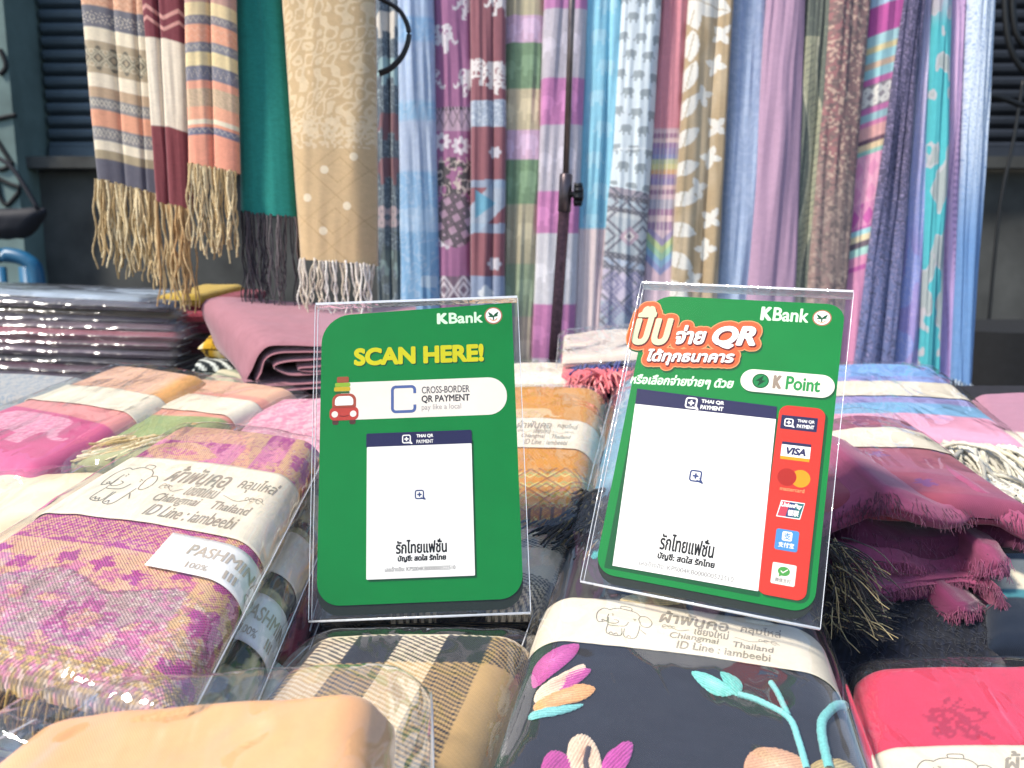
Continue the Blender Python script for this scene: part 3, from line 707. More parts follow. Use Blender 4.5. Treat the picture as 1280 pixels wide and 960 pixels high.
def c_purple(x, y, s):
    c = fill(x, H('a8468f'))
    for cx, cy, fl in ((-14, 52, 1), (22, 10, 0), (22, 106, 0), (-30, 106, 1)): c = mixc(c, H('e6dbe2'), elephant(x, y, cx, cy, 36, -36, fl == 0)*ss(.25, .3, vn(x*.35, y*.35, 4)))
    m = (y > 136) & (y < 165); pat = np.maximum(zig(x, y, 11, 12, 148, 1.6), zig(x, y, 11, -12, 148, 1.6)); c = mixc(c, H('c7a5bd'), m*.8); c = mixc(c, H('3c2338'), m*pat)
    c = mixc(c, H('3a2438'), ((y > 136) & (y < 140))*(np.sin(x*1.4) > 0))
    for cx, cy in ((10, 184), (-14, 178), (-8, 300)): c = mixc(c, H('eadce6'), flower(x, y, cx, cy, 12, 8)*(np.hypot(x-cx, y-cy) > 3.5))
    m = (y > 198) & (y < 246); c = mixc(c, H('33222f'), m*(vn(x*.14, y*.14, 8) > .42)); c = mixc(c, H('d9c3b6'), m*(np.abs(fbm(x*.1, y*.1, 9)) < .09))
    m = (y > 236) & (y < 312)*1; q = np.hypot(x-2, (y-276)*.8) < 27; c = mixc(c, H('b88aa8'), (m*q)*.9); c = mixc(c, H('3a2238'), m*q*diamonds(x+y*.3, y-x*.3, 17, 17, .3))
    m = (y > 345) & (y < 380); c = mixc(c, H('6d4a66'), m*.9); c = mixc(c, H('e2d2dc'), m*diamonds(x, y-345, 24, 34, .2))
    return heather(c, x, y, .1, 7)
def c_mar2(x, y, s):
    c = fill(x, H('8c2340'))
    for cx, cy in ((14, 6), (10, 96), (16, 104), (-18, 92)): c = mixc(c, H('e4dad8'), elephant(x, y, cx, cy, 32, -34, True)*ss(.25, .3, vn(x*.4, y*.4, 5)))
    m = (y > 127) & (y < 160); c = mixc(c, H('8fa9c6'), m*.9); c = mixc(c, H('c7d2de'), m*(damask(x, y, 14, 5) > .7)*.8)
    for cx, cy, r in ((9, 192, 8), (9, 330, 9)): c = mixc(c, H('c9c3d0'), flower(x, y, cx, cy, r, 6))
    m = np.abs(y-258+np.abs(x)*.0) < 40; tri = ((y > 226) & (y < 292)); c = mixc(c, H('9cb4cc'), tri*(np.abs(x+y-258) < 22)*.9); c = mixc(c, H('2f9fc4'), inpoly(x, y, [(-16, 238), (10, 255), (-16, 274)])); c = mixc(c, H('86a8c8'), tri*(np.abs(np.abs(y-258)-30) < 8)*.8)
    m = y > 345; c = mixc(c, H('7f9cc4'), m*.9); c = mixc(c, H('dde3ea'), m*flower(x, y, -2, 366, 10, 4)); return heather(c, x, y, .1, 8)
def c_blocks(seq):
    def f(x, y, s):
        c = bands(y, seq, .8)
        lo = -200
        for e, q in seq:
            if e-lo > 30 and lo > -100:
                m = (y > lo) & (y < e); k = elephant(x, y, 6, (lo+e)/2, 26, -27, True)+elephant(x, y, -22, (lo+e)/2+5, 22, -24, True); c = mixc(c, np.clip(q*1.35+.06, 0, .9), m*np.clip(k, 0, 1)*.7)
                c = mixc(c, np.clip(q*1.15+.03, 0, .9), m*(damask(x, y, 15, 4) > .75)*.4)
            lo = e
        return heather(c, x, y, .06, 9)
    return f
GRN = [(22, H('c7b787')), (56, H('dcaacb')), (113, H('63905c')), (164, H('cbb98a')), (201, H('dba9cc')), (256, H('66945f')), (330, H('b6aa80')), (395, H('8fa477')), (480, H('b4a184'))]
MAG = [(14, H('bb55a5')), (100, H('b4aab8')), (158, H('bd4fa3')), (240, H('b3abbb')), (292, H('c152a6')), (380, H('c9c6d0')), (447, H('bd4fa0')), (520, H('c9c3cc'))]
def c_turq(x, y, s):
    c = bands(y, [(286, H('6fd0ee')), (420, H('ead0d0')), (600, H('72cfe9'))], 2)
    for k in range(8):
        m = elephant(x, y, 4*(-1)**k, 12+k*38, 22, -20, k % 2 == 0)*(y < 286); c = mixc(c, H('aee3f4'), m*.55)
    c = mixc(c, H('e7b9c6'), ((y > 286) & (y < 420))*(np.abs(x-14) < 10)*.35); return heather(c, x, y, .06, 10)
def c_whele(x, y, s):
    c = fill(x, H('d5e3ea')); xx = x
    for j in range(-1, 12):
        for i in range(-2, 3):
            cx = i*22+(j % 2)*11; cy = 6+j*23+i*3
            c = mixc(c, H('84939a'), elephant(xx, y, cx, cy, 15, -13, (i+j) % 2 == 0)*(y < 236+6*s)*.9)
    c = mixc(c, H('f2f8fa'), (np.abs(y-188) < 1.2)*.7)
    m = y > 238+5*s; c2 = bands(y-5*s, [(246, H('9c8f9e')), (252, H('4c4a58')), (262, H('a9bcc8')), (268, H('555664')), (274, H('c2c9cc')), (318, H('a8b7c0')), (326, H('4c5264')), (334, H('9fb2cc')), (340, H('565a70')), (380, H('b5a9c6')), (500, H('8fa3bb'))], .8)
    c2 = mixc(c2, H('50546a'), diamonds(x+3, y-274, 44, 42, .14)); c2 = mixc(c2, H('b989a2'), ss(14, 12, np.abs(x-3)+np.abs(y-296))*.8); c2 = mixc(c2, H('e2d6cf'), ss(8, 6, np.abs(x-3)+np.abs(y-296))); c2 = mixc(c2, H('5d4864'), ss(4, 3, np.abs(x-3)+np.abs(y-296)))
    c2 = mixc(c2, H('6e6aa0'), (y > 340)*diamonds(x, y-340, 26, 30, .25)*.8); c2 = mixc(c2, H('d9cbd6'), (y > 244)*(np.sin(x*1.1)*np.sin(y*1.1) > .55)*.5)
    return c*(~m)[..., None]+c2*m[..., None]
def c_coral(x, y, s):
    c = fill(x, H('df7284')); B = [(162, H('df7284')), (168, H('d9a9b4')), (174, H('a65f88')), (180, H('e3b7b4')), (186, H('9a64a0')), (194, H('8a74b0')), (200, H('7f86c0')), (206, H('bcc48a')), (213, H('d9cf74')), (219, H('e0a055')), (224, H('a574a8')), (232, H('8d74b2')), (238, H('e2b4b4')), (244, H('a0648c')), (250, H('d8aeb8')), (262, H('a8a0b4')), (270, H('a86494')), (278, H('e0b6b6')), (288, H('9a6a98')), (500, H('cfa7b8'))]
    c = bands(y, B, .6); c = mixc(c, H('efdccf'), (y > 164)*(y < 300)*(np.sin(x*1.25) > .55)*.4)
    for k, q in enumerate(('9a86b4', 'b9cc7c', '8fc49a', '6fa9cc', '7a86c0')): c = mixc(c, H(q), (y > 286)*ss(5, 4, np.abs(y-296-k*9+np.abs(x)*1.0-8)))
    return heather(c, x, y, .06, 12)
def c_ochre(x, y, s):
    c = fill(x, H('b8965c')); c = mixc(c, H('cbb184'), ss(.1, .3, fbm(x*.03, y*.01, 4))*.6)
    wht = H('e6e0d2'); dk = x > -8
    for k in range(11):
        cx = (12 if k % 3 else -4)+3*math.sin(k*2.1); cy = 8+k*38
        for a in range(4): c = mixc(c, wht, leaf(x, y, cx+6*math.cos(a*1.5+k), cy+7*math.sin(a*1.5+k), 8, 4.2, a*1.5+k))
        c = mixc(c, wht, leaf(x, y, -22, cy+14, 20, 9, 1.3+.3*k)); c = mixc(c, H('a58a55'), (dseg(x, y, [(-26, cy+30), (-20, cy)]) < .7)*.8)
    c = mixc(c, wht, leaf(x, y, -5, 8, 30, 16, .35)); c = mixc(c, H('b49a6a'), (dseg(x, y, [(-30, 0), (20, 18)]) < .8)*.8); return heather(c, x, y, .08, 13)
def c_pale(x, y, s):
    c = fill(x, H('90a9d3')); d = damask(np.abs(x), y, 26, 21); c = mixc(c, H('b3c4e2'), (d > .62)*.45); return heather(mixc(c, H('a9c3e6'), ss(200, 420, y)*.5), x, y, .06, 14)
def c_mauve(x, y, s): return heather(mixc(fill(x, H('b480a6')), H('c290b4'), ss(.2, .6, fbm(x*.02, y*.004, 3))), x, y, .09, 15)
def c_olive(x, y, s):
    c = fill(x, H('46523f')); u = x+10*np.sin(y*.022); c = mixc(c, H('98966c'), ss(10, 7, np.abs(u))*(y > 50)); c = mixc(c, H('3b4438'), (np.abs(np.sin(y*.35+u*.2)) < .3)*ss(6, 4, np.abs(u))*(y > 60)*.7)
    c = mixc(c, H('b9b48c'), (np.abs(np.abs(u)-9) < 1.2)*(y > 50)*.8); c = mixc(c, H('6f7a5c'), (vn(x*.4, y*.4, 3) > .72)*.6); return heather(c, x, y, .12, 16)
def c_brown(x, y, s):
    c = fill(x, H('7d4a48')); v = vn(x*.3, y*.3, 3); c = mixc(c, H('9c4a4e'), (v > .45)*ss(4, -10, x)*.9); c = mixc(c, H('cda489'), (vn(x*.33+5, y*.33, 9) > .66)*.85)
    b = ss(-.1, .3, fbm(x*.02, y*.012, 12)); c = mixc(c, H('8d7668'), b*.6); c = mixc(c, H('4d3434'), (vn(x*.25, y*.25, 19) > .7)*.7); return c
def c_pinks(x, y, s):
    yy = y+9*s
    B = [(6, H('a9c4d6')), (42, H('c24f9c')), (56, H('a8d0d2')), (64, H('e2cf98')), (76, H('9fd2d6')), (84, H('d9b79a')), (96, H('9ed0d4')), (104, H('cf6aa8')), (132, H('9a8f92')), (140, H('cb70a8')), (150, H('9fc4c8')), (156, H('d77ba8')), (172, H('e2a6a0')), (178, H('6a4a5c')), (186, H('e3c79c')), (192, H('8fbfb0')), (252, H('dd8cb0')), (285, H('c457a0')), (292, H('9fcfd2')), (300, H('e6d2a8')), (308, H('6a5a66')), (318, H('a6d0c4')), (330, H('dc8fae')), (336, H('b85098')), (600, H('cf86aa'))]
    c = bands(yy, B, .7); m = (yy > 106) & (yy < 131); c = mixc(c, H('e6e0d6'), m*diamonds(x+yy*.1, yy-106, 12, 13, .4)); m = (yy > 192) & (yy < 282); c = mixc(c, H('efb4c4'), m*(diamonds(x, yy, 16, 30, .3))*.5); return heather(c, x, y, .08, 17)
def c_dnavy(x, y, s):
    c = mixc(fill(x, H('4a4668')), H('5f6a98'), ss(180, 420, y)); d = damask(x, y, 17, 23); c = mixc(c, H('9a8cb0'), (np.abs(d-.5) < .12)*.75); return mixc(c, H('2f2c44'), (d > .88)*.6)
def c_lilac(x, y, s):
    c = mixc(fill(x, H('c0b6d8')), H('8f9ad6'), ss(90, 330, y)); d = damask(x, y, 17, 27); c = mixc(c, H('dccfe2'), (np.abs(d-.5) < .14)*.5); return mixc(c, H('a07ab8'), ss(260, 330, y)*(vn(x*.1, y*.03, 2) > .5)*.5)
def c_turq2(x, y, s):
    c = fill(x, H('3fb0b8')); d = fbm(x*.07, y*.025, 33); c = mixc(c, H('9fa9a8'), ss(.05, .16, d)); c = mixc(c, H('c9b8bc'), (np.abs(d-.1) < .04)*.7); return mixc(c, H('b8a8ba'), ss(40, 0, y)*.6)
def c_plilac(x, y, s):
    c = mixc(fill(x, H('dcb0d6')), H('b59ad2'), ss(250, 430, y)); m = (np.abs(x-2-5*np.sin(y*.02)) < 4)*(np.sin(y*.75) > .1); c = mixc(c, H('a97fb0'), m*.8); return mixc(c, H('8f6aa0'), (np.abs(x+7-5*np.sin(y*.017)) < 1)*.6)
def c_wblue(x, y, s):
    c = mixc(fill(x, H('d0dcea')), H('5f8cc0'), ss(120, 320, y)); d = damask(x, y, 16, 37); c = mixc(c, H('6f94c4'), (np.abs(d-.5) < .16)*.8); return c
BACK = [('dark slate scarf printed with elephants, half hidden behind the beige damask one', (465, 500), (474, 502), 470, c_navyele, .0),
 ('pale sky blue scarf with faint blue bands', (497, 542), (502, 552), 470, c_lblue, .01),
 ('purple scarf with white elephants over a dark patchwork border', (541, 590), (547, 591), 470, c_purple, .0),
 ('dark crimson scarf with white elephants and blue bands', (588, 633), (588, 631), 470, c_mar2, .012),
 ('scarf in blocks of green, straw yellow and pink with faint elephants', (631, 683), (627, 669), 478, c_blocks(GRN), .0),
 ('scarf in blocks of magenta and lilac grey, just behind the metal pole', (680, 735), (664, 716), 478, c_blocks(MAG), .012),
 ('bright turquoise scarf ending in a pale pink block', (730, 780), (714, 756), 478, c_turq, .0),
 ('white scarf with rows of tiny grey elephants and a woven border', (777, 827), (744, 797), 478, c_whele, .012),
 ('coral red scarf with fine rainbow stripes at its lower end', (822, 864), (794, 838), 478, c_coral, .0),
 ('ochre scarf with large white leaves and blossoms', (860, 916), (830, 890), 478, c_ochre, .014),
 ('pale blue scarf with tone on tone scrolls, beside the plain mauve one', (911, 961), (888, 940), 478, c_pale, .0),
 ('plain mauve pink scarf', (957, 1006), (925, 990), 478, c_mauve, .012),
 ('twisted olive and dark green scarf', (1002, 1041), (966, 1010), 478, c_olive, .0),
 ('brown and brick red mottled floral scarf', (1036, 1087), (1000, 1048), 478, c_brown, .014),
 ('candy pink scarf with many thin pastel stripes', (1083, 1134), (1037, 1082), 478, c_pinks, .0),
 ('dark indigo paisley scarf', (1128, 1154), (1060, 1112), 478, c_dnavy, .012),
 ('lilac scarf turning periwinkle blue towards its lower end', (1146, 1172), (1108, 1152), 478, c_lilac, .0),
 ('turquoise scarf with grey scrolls, narrow', (1163, 1188), (1146, 1172), 478, c_turq2, .012),
 ('pink lilac scarf with a dotted stripe', (1181, 1216), (1164, 1198), 478, c_plilac, .0),
 ('white scarf fading to blue, last on the right, with a blue fringe', (1208, 1242), (1188, 1211), 478, c_wblue, .014)]
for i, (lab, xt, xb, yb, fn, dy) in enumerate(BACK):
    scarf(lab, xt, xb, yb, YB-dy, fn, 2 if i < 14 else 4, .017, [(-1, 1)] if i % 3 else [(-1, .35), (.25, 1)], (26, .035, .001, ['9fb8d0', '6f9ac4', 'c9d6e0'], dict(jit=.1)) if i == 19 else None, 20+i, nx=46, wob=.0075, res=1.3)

# ================================================================== the pole
def pole():
    Y = 1.08; b = at(690, 452, Y); a = at(722, -200, Y); k = at(707, 232, Y)
    t = thing('stand_pole', b, 'thin metal display pole with a clamp, standing before the hanging scarves', 'pole')
    steel = solid('dull_steel', hx('8a7c78', .7), .35, metal=.75, var=.25, scale=60); rust = solid('rusted_tube', hx('6d4c50', .8), .6, metal=.4, var=.45, scale=220, bump=.5); blk = solid('black_knob', hx('17171a'), .4)
    d = (a-b)/np.linalg.norm(a-b)
    low = k-d*.02; b2 = b-d*.12
    mb = MB(); mb.tube([low, a], .0042, 8); mb.build('upper_rod', steel, t)
    mb = MB(); mb.tube([b2, low], .0075, 16); mb.build('lower_tube', rust, t)
    mb = MB(); mb.tube([k-d*.036, k-d*.034, k+d*.014, k+d*.016], [.006, .0088, .0088, .006], 16); o = mb.build('clamp', solid('clamp_steel', hx('75686a', .7), .35, metal=.7, var=.2), t)
    mb = MB(); c = k+np.array([.016, -.004, -.012]); mb.tube([c-[.012, 0, 0], c-[.006, 0, 0], c-[.0055, 0, 0], c+[.006, -.001, 0], c+[.007, -.001, 0]], [.004, .004, .012, .0125, .009], 16)
    for q in range(9):
        th = q/9*6.283; e = np.array([0, math.cos(th), math.sin(th)])*.0125; mb.tube([c+e-[.005, 0, 0], c+e+[.0055, 0, 0]], .0032, 6)
    mb.build('knob', blk, t)
    hp = MB(); P = smooth_line([at(x, y, 1.0) for x, y in [(465, -6), (478, 0), (500, 14), (511, 40), (505, 66), (490, 84), (474, 92)]], 8)
    hp.tube(P, np.linspace(.0022, .004, len(P)), 8); tag(hp.build('hanger_loop', blk), 'black curved plastic hanger loop between the beige damask and sky blue scarves', 'hanger')
pole()

# ================================================================== folded scarves on the table
def quad(FL, FR, BR, BL, dz=0.): return [ats(*q, dz) for q in (FL, FR, BR, BL)]
def folded(name, label, q, h, colf, step=.0014, group='folded scarves on the table', bag=True, bagkw=None, mat=None, bandy=None, pk=None, **kw):
    """a folded scarf > cloth (+ paper band, plastic sleeve); bandy = (y0, y1) in metres from the front"""
    pk = pk or Pillow(*q, h, **kw)
    t = thing(name, pk.base(), label, 'scarf', group)
    pk.mesh('cloth', mat or CL, t, colf, step)
    pk.t = t
    if bag: pk.bag = sleeve(pk, t, **(bagkw or {}))
    return pk
def plain(c, amt=.1, seed=0):
    c = H(c) if isinstance(c, str) else c
    return lambda x, y: heather(fill(x, c), x*900, y*900, amt, seed, .06, .3)

# ---- the tall pile of bagged dark scarves at the back left
def dark_pile():
    rg = np.random.RandomState(3)
    cols = ['3c3440', '5c4654', '574e5c', '5a3a48', '3a3038', '66525e', '6d3f4c', '8e4a56', '5d4450', '75646a', '8a7a66', '4a4650', '87939f']
    labs = ['dark plum', 'blackish purple', 'smoke grey', 'wine brown', 'near black', 'dull mauve', 'maroon', 'rose red', 'dusky purple', 'taupe', 'tan brown', 'charcoal', 'pale steel blue']
    n = len(cols); z = 0
    Y0 = .965
    for k in range(n):
        f = k/(n-1)
        yl = 484-128*f; yr = 499-132*f-10*math.sin(f*math.pi); xr = 172+46*math.sin(f*2.6)+rg.uniform(-8, 8)+(-22 if k == n-1 else 0)
        fl = at(-150, yl-8*(1-f), Y0+rg.uniform(-.006, .006)); fr = at(xr, yr+4, Y0+.01+rg.uniform(-.008, .008))
        br = fr+[.01, .155, .012 if k < n-1 else .003]; bl = fl+[-.02, .155, .012 if k < n-1 else .003]
        c = H(cols[k]); c2 = np.clip(c*1.6+.02, 0, 1)
        def cf(x, y, c=c, c2=c2, k=k): return mixc(fill(x, c), c2, ss(.2, .5, fbm(x*25, y*60, k))*.6)
        pos = 'topmost in' if k == n-1 else 'lowest in' if k == 0 else 'in'
        lab = f'{labs[k]} bagged scarf {pos} the tall pile at the back left'
        if 0 < k < n-1: lab = f'{labs[k]} bagged scarf in the back left pile, lying on the {labs[k-1]} one'
        pk = folded('bagged_scarf', lab, (fl, fr, br, bl), .0125, cf, .004, 'pile of dark bagged scarves', True,
                    dict(side=.012, ef=.007, eb=.004, up=.0012, amp=.0028, step=.004, mat=FILM_SIDE, seed=k, fq=20.), amp=.003, fq=11, seed=k*3+1, dome=.0, re=.006)
dark_pile()
# ---- loose folded ones at its right end, under the tan fringe
def side_pile():
    L = [('mustard yellow folded scarf on top of the small pile under the tan fringe', 'b89a44', (192, 384, 236, 383), .014),
         ('dark rosy red folded scarf under the mustard yellow one', '8a3f49', (192, 391, 268, 390), .013),
         ('bright rose folded scarf in the small pile beside the bagged ones', 'a84a58', (196, 405, 270, 404), .013),
         ('maroon folded scarf in the small pile, below the bright rose one', '6f3040', (206, 420, 272, 418), .013),
         ('dark wine folded scarf lowest in the small pile behind the dusty pink bundle', '47262e', (210, 440, 276, 438), .02)]
    for k, (lab, c, (x0, y0, x1, y1), h) in enumerate(reversed(L)):
        Y = 1.0+.006*(k % 2); fl = at(x0, y0-15, Y); fr = at(x1+14, y1-15, Y); d = np.array([.02, .11, .012])
        folded('folded_scarf', lab, (fl, fr, fr+d, fl+d), h+.002, plain(c, .15, k), .002, 'small pile of unwrapped scarves', False, amp=.0015, fq=30, seed=k, dome=.0)
    def cf(x, y): return mixc(mixc(fill(x, H('d8a62e')), H('2a2420'), (np.sin(x*420+18*fbm(x*60, y*60, 2)) > .35)*.9), H('efe0b0'), (np.sin(x*160+2) > .85)*.8)
    def cg(x, y): return mixc(fill(x, H('232a2c')), H('dfe3d8'), (np.sin(x*380+y*900) > .4)*.9)
    fl = at(247, 421, .93); fr = at(330, 425, .93); d = np.array([.01, .1, .012]); folded('folded_scarf', 'yellow scarf with black stripes poking out beside the dusty pink bundle', (fl, fr, fr+d, fl+d), .03, cf, .0015, 'small pile of unwrapped scarves', False, amp=.002, fq=40, seed=31, nfold=5, grv=.002)
    fl = at(238, 452, .92); fr = at(330, 458, .92); folded('folded_scarf', 'black and white striped scarf under the yellow striped one', (fl, fr, fr+d, fl+d), .022, cg, .0015, 'small pile of unwrapped scarves', False, amp=.002, fq=40, seed=33, nfold=4, grv=.002)
    fl = at(248, 473, .88); fr = at(340, 482, .88); folded('folded_scarf', 'cream and sage folded scarf lowest beside the dusty pink bundle', (fl, fr, fr+d, fl+d), .02, lambda x, y: mixc(fill(x, H('c9c3a4')), H('6f7a66'), (np.sin(x*200+y*300) > .5)*.8), .0015, 'small pile of unwrapped scarves', False, amp=.002, fq=40, seed=34, nfold=4, grv=.002)
side_pile()

# ---- dusty pink bundle: thick cloth folded over itself, the fold ends facing the viewer
def pink_bundle():
    t = thing('folded_scarf', ats(330, 492), 'plain dusty pink scarf folded into a thick soft bundle behind the bank sign', 'scarf', 'folded scarves on the table')
    Yf, Yb = .80, .93
    def loft(name, front, back, nx=90, ny=60, th=.004, seed=0, col='9c6c74', bulge=.012, closed=False):
        A = smooth_line(front, 10); B = smooth_line(back, 10)
        def res(P, n):
            d = np.r_[0, np.cumsum(np.linalg.norm(np.diff(P, axis=0), axis=1))]; u = np.linspace(0, d[-1], n)
            return np.stack([np.interp(u, d, P[:, 0]), np.interp(u, d, P[:, 1])], -1)
        A = np.array([at(x, y, Yf) for x, y in res(A, nx)]); B = np.array([at(x, y, Yb) for x, y in res(B, nx)])
        v = np.linspace(0, 1, ny)[:, None, None]; V = A[None]*(1-v)+B[None]*v
        V[..., 2] += bulge*np.sin(v[..., 0]*math.pi)
        S, T = np.meshgrid(np.linspace(0, 1, nx), np.linspace(0, 1, ny))
        Tg = np.gradient(V, axis=1); Tv = np.gradient(V, axis=0); n = np.cross(Tg, Tv); n /= np.linalg.norm(n, axis=-1)[..., None]+1e-12
        V = V+n*(.0016*fbm(S*7, T*4, seed))[..., None]
        roundf = np.sqrt(np.clip(1-(1-np.clip(T/.06, 0, 1))**2, 0, 1))
        Vo = V+n*(th/2*roundf)[..., None]; Vi = V-n*(th/2*roundf)[..., None]
        k = nx*ny; g = gridf(ny, nx)
        c = heather(fill(S, H(col)), S*300, T*120, .12, seed)
        uv = np.stack([S*.3, T*.13], -1)
        return mk(name, np.concatenate([Vo.reshape(-1, 3), Vi.reshape(-1, 3)]), np.vstack([g, g[:, ::-1]+k]), CL, t, np.concatenate([c.reshape(-1, 3)]*2), np.concatenate([uv.reshape(-1, 2)]*2))
    loft('outer_fold', [(520, 432), (440, 433), (350, 432), (328, 440), (316, 462), (309, 480), (330, 489), (420, 484), (520, 484)], [(520, 386), (420, 383), (300, 374), (266, 374), (254, 384), (262, 410), (290, 450), (400, 462), (520, 462)], seed=1, bulge=.004)
    for k, (f, b) in enumerate((([(520, 441), (430, 440), (360, 441), (334, 448), (327, 466), (322, 480), (345, 482), (430, 478), (520, 478)], [(520, 412), (430, 410), (340, 410), (310, 420), (308, 440), (320, 452), (400, 456), (520, 456)]),
                                ([(520, 450), (430, 449), (362, 452), (342, 458), (352, 466), (372, 470), (440, 466), (520, 465)], [(520, 420), (430, 420), (350, 424), (330, 430), (340, 440), (372, 444), (520, 444)]),
                                ([(520, 457), (430, 457), (385, 459), (372, 462), (388, 465), (440, 462), (520, 461)], [(520, 432), (430, 432), (380, 432), (366, 436), (390, 440), (440, 438), (520, 438)]))):
        loft('inner_fold', f, b, 80, 30, .0035, 5+k, '95656e', .002)
pink_bundle()

# ---- left side
def sleeve_band(pk, y0, y1, p0=-1.3, p1=1.55, slant=0., prt=None, name='paper_band', **kw):
    b = pk.patch(name, PAPER, pk.t, p0, p1, y0, y1, slant=slant, **kw)
    if prt: band_print(pk, b, y0, y1, *prt, slant=slant)
    return b
def c_grey(x, y):
    c = fill(x, H('a3a19c')); return mixc(c, H('7d8a94'), (damask(x*1000, y*1000, 14, 3) > .55)*.75)
pk = folded('folded_scarf', 'pale grey damask scarf in two folds at the left edge, before the dark pile', quad((-80, 505), (75, 500), (118, 470), (-60, 462), .004), .03, c_grey, .0016, bag=False, seed=5, dome=.002)
q = quad((-90, 532), (42, 528), (66, 505), (-80, 500), -.002)
folded('folded_scarf', 'pale grey damask scarf with a cream edge, at the left beside the pink elephant scarf', q, .022, lambda x, y: mixc(c_grey(x, y), H('e9dfcd'), ss(.028, .031, x)), .0018, bag=False, seed=6)
def c_peachel(x, y):
    c = bands(y, [(.085, H('c4507a')), (.12, H('d98a86')), (.30, H('d9a988'))], .001)
    c = mixc(c, H('e5a3b4'), elephant(x, y, -.005, .055, .085, .05)*.85); c = mixc(c, H('c4507a'), (damask(x*1000, y*1000, 9, 3) > .7)*elephant(x, y, -.005, .055, .085, .05)*.6)
    c = mixc(c, H('d99a52'), ss(.035, .05, x)*(y > .12)); return mixc(c, H('b78f86'), (damask(x*1000, y*1000, 16, 8) > .65)*(y > .13)*(x < .03)*.5)
q = quad((-118, 552), (40, 592), (262, 468), (150, 452), .022)
pk = folded('wrapped_scarf', 'pink and peach bagged scarf with a woven elephant and plain cream band', q, .03, c_peachel, .0013, seed=7, bagkw=dict(amp=.0022, side=.007), group='bagged scarves with paper bands')
sleeve_band(pk, .105, .145, -1.2, 1.6, .004)
def c_green(x, y):
    return bands(y, [(.05, H('a9a878')), (.10, H('8f9f62')), (.16, H('d8907c')), (.4, H('dba888'))], .002)
q = quad((20, 592), (185, 572), (372, 484), (240, 468), .012)
pk = folded('wrapped_scarf', 'green and coral bagged scarf with straw coloured fringe, behind the magenta scarf', q, .024, c_green, .0016, seed=9, bagkw=dict(amp=.002), group='bagged scarves with paper bands')
sleeve_band(pk, .11, .15, -1.1, 1.5, -.004)
q2 = pk
rg = np.random.RandomState(4); n = 90
roots = np.array([pk.pos(np.array(rg.uniform(-.95, 1.)), np.array(rg.uniform(.035, .05)), .0015) for _ in range(n)])
strands(roots, [(-.85+rg.normal(0, .1), -.55, -.1) for _ in range(n)], .06, .0013, [H(c) for c in ('e2cf9e', 'cbb27a', 'efe0b8', 'b59a62')], 6, n=8, sag=.5, jit=.16, floor=lambda q: slope_z(q[1])+.013).build('fringe', YARN, pk.t, True)
def c_cream(x, y): return mixc(fill(x, H('ead6b4')), H('e2b98c'), ss(-.1, .4, fbm(x*22, y*14, 5))*.6)
folded('wrapped_scarf', 'cream bagged scarf at the left edge, between straw fringe and magenta scarf', quad((-170, 715), (0, 700), (150, 585), (-10, 588), .014), .026, c_cream, .0016, seed=11, bagkw=dict(amp=.003, side=.008), group='bagged scarves with paper bands')
def c_pinkb(x, y): return mixc(fill(x, H('d98aa0')), H('efc3c6'), (damask(x*1000, y*1000, 18, 4) > .55)*.6)
folded('wrapped_scarf', 'rose pink bagged scarf lying between the magenta scarf and the dusty pink bundle', quad((270, 560), (440, 575), (470, 495), (330, 497), .004), .026, c_pinkb, .0016, seed=12, group='bagged scarves with paper bands')

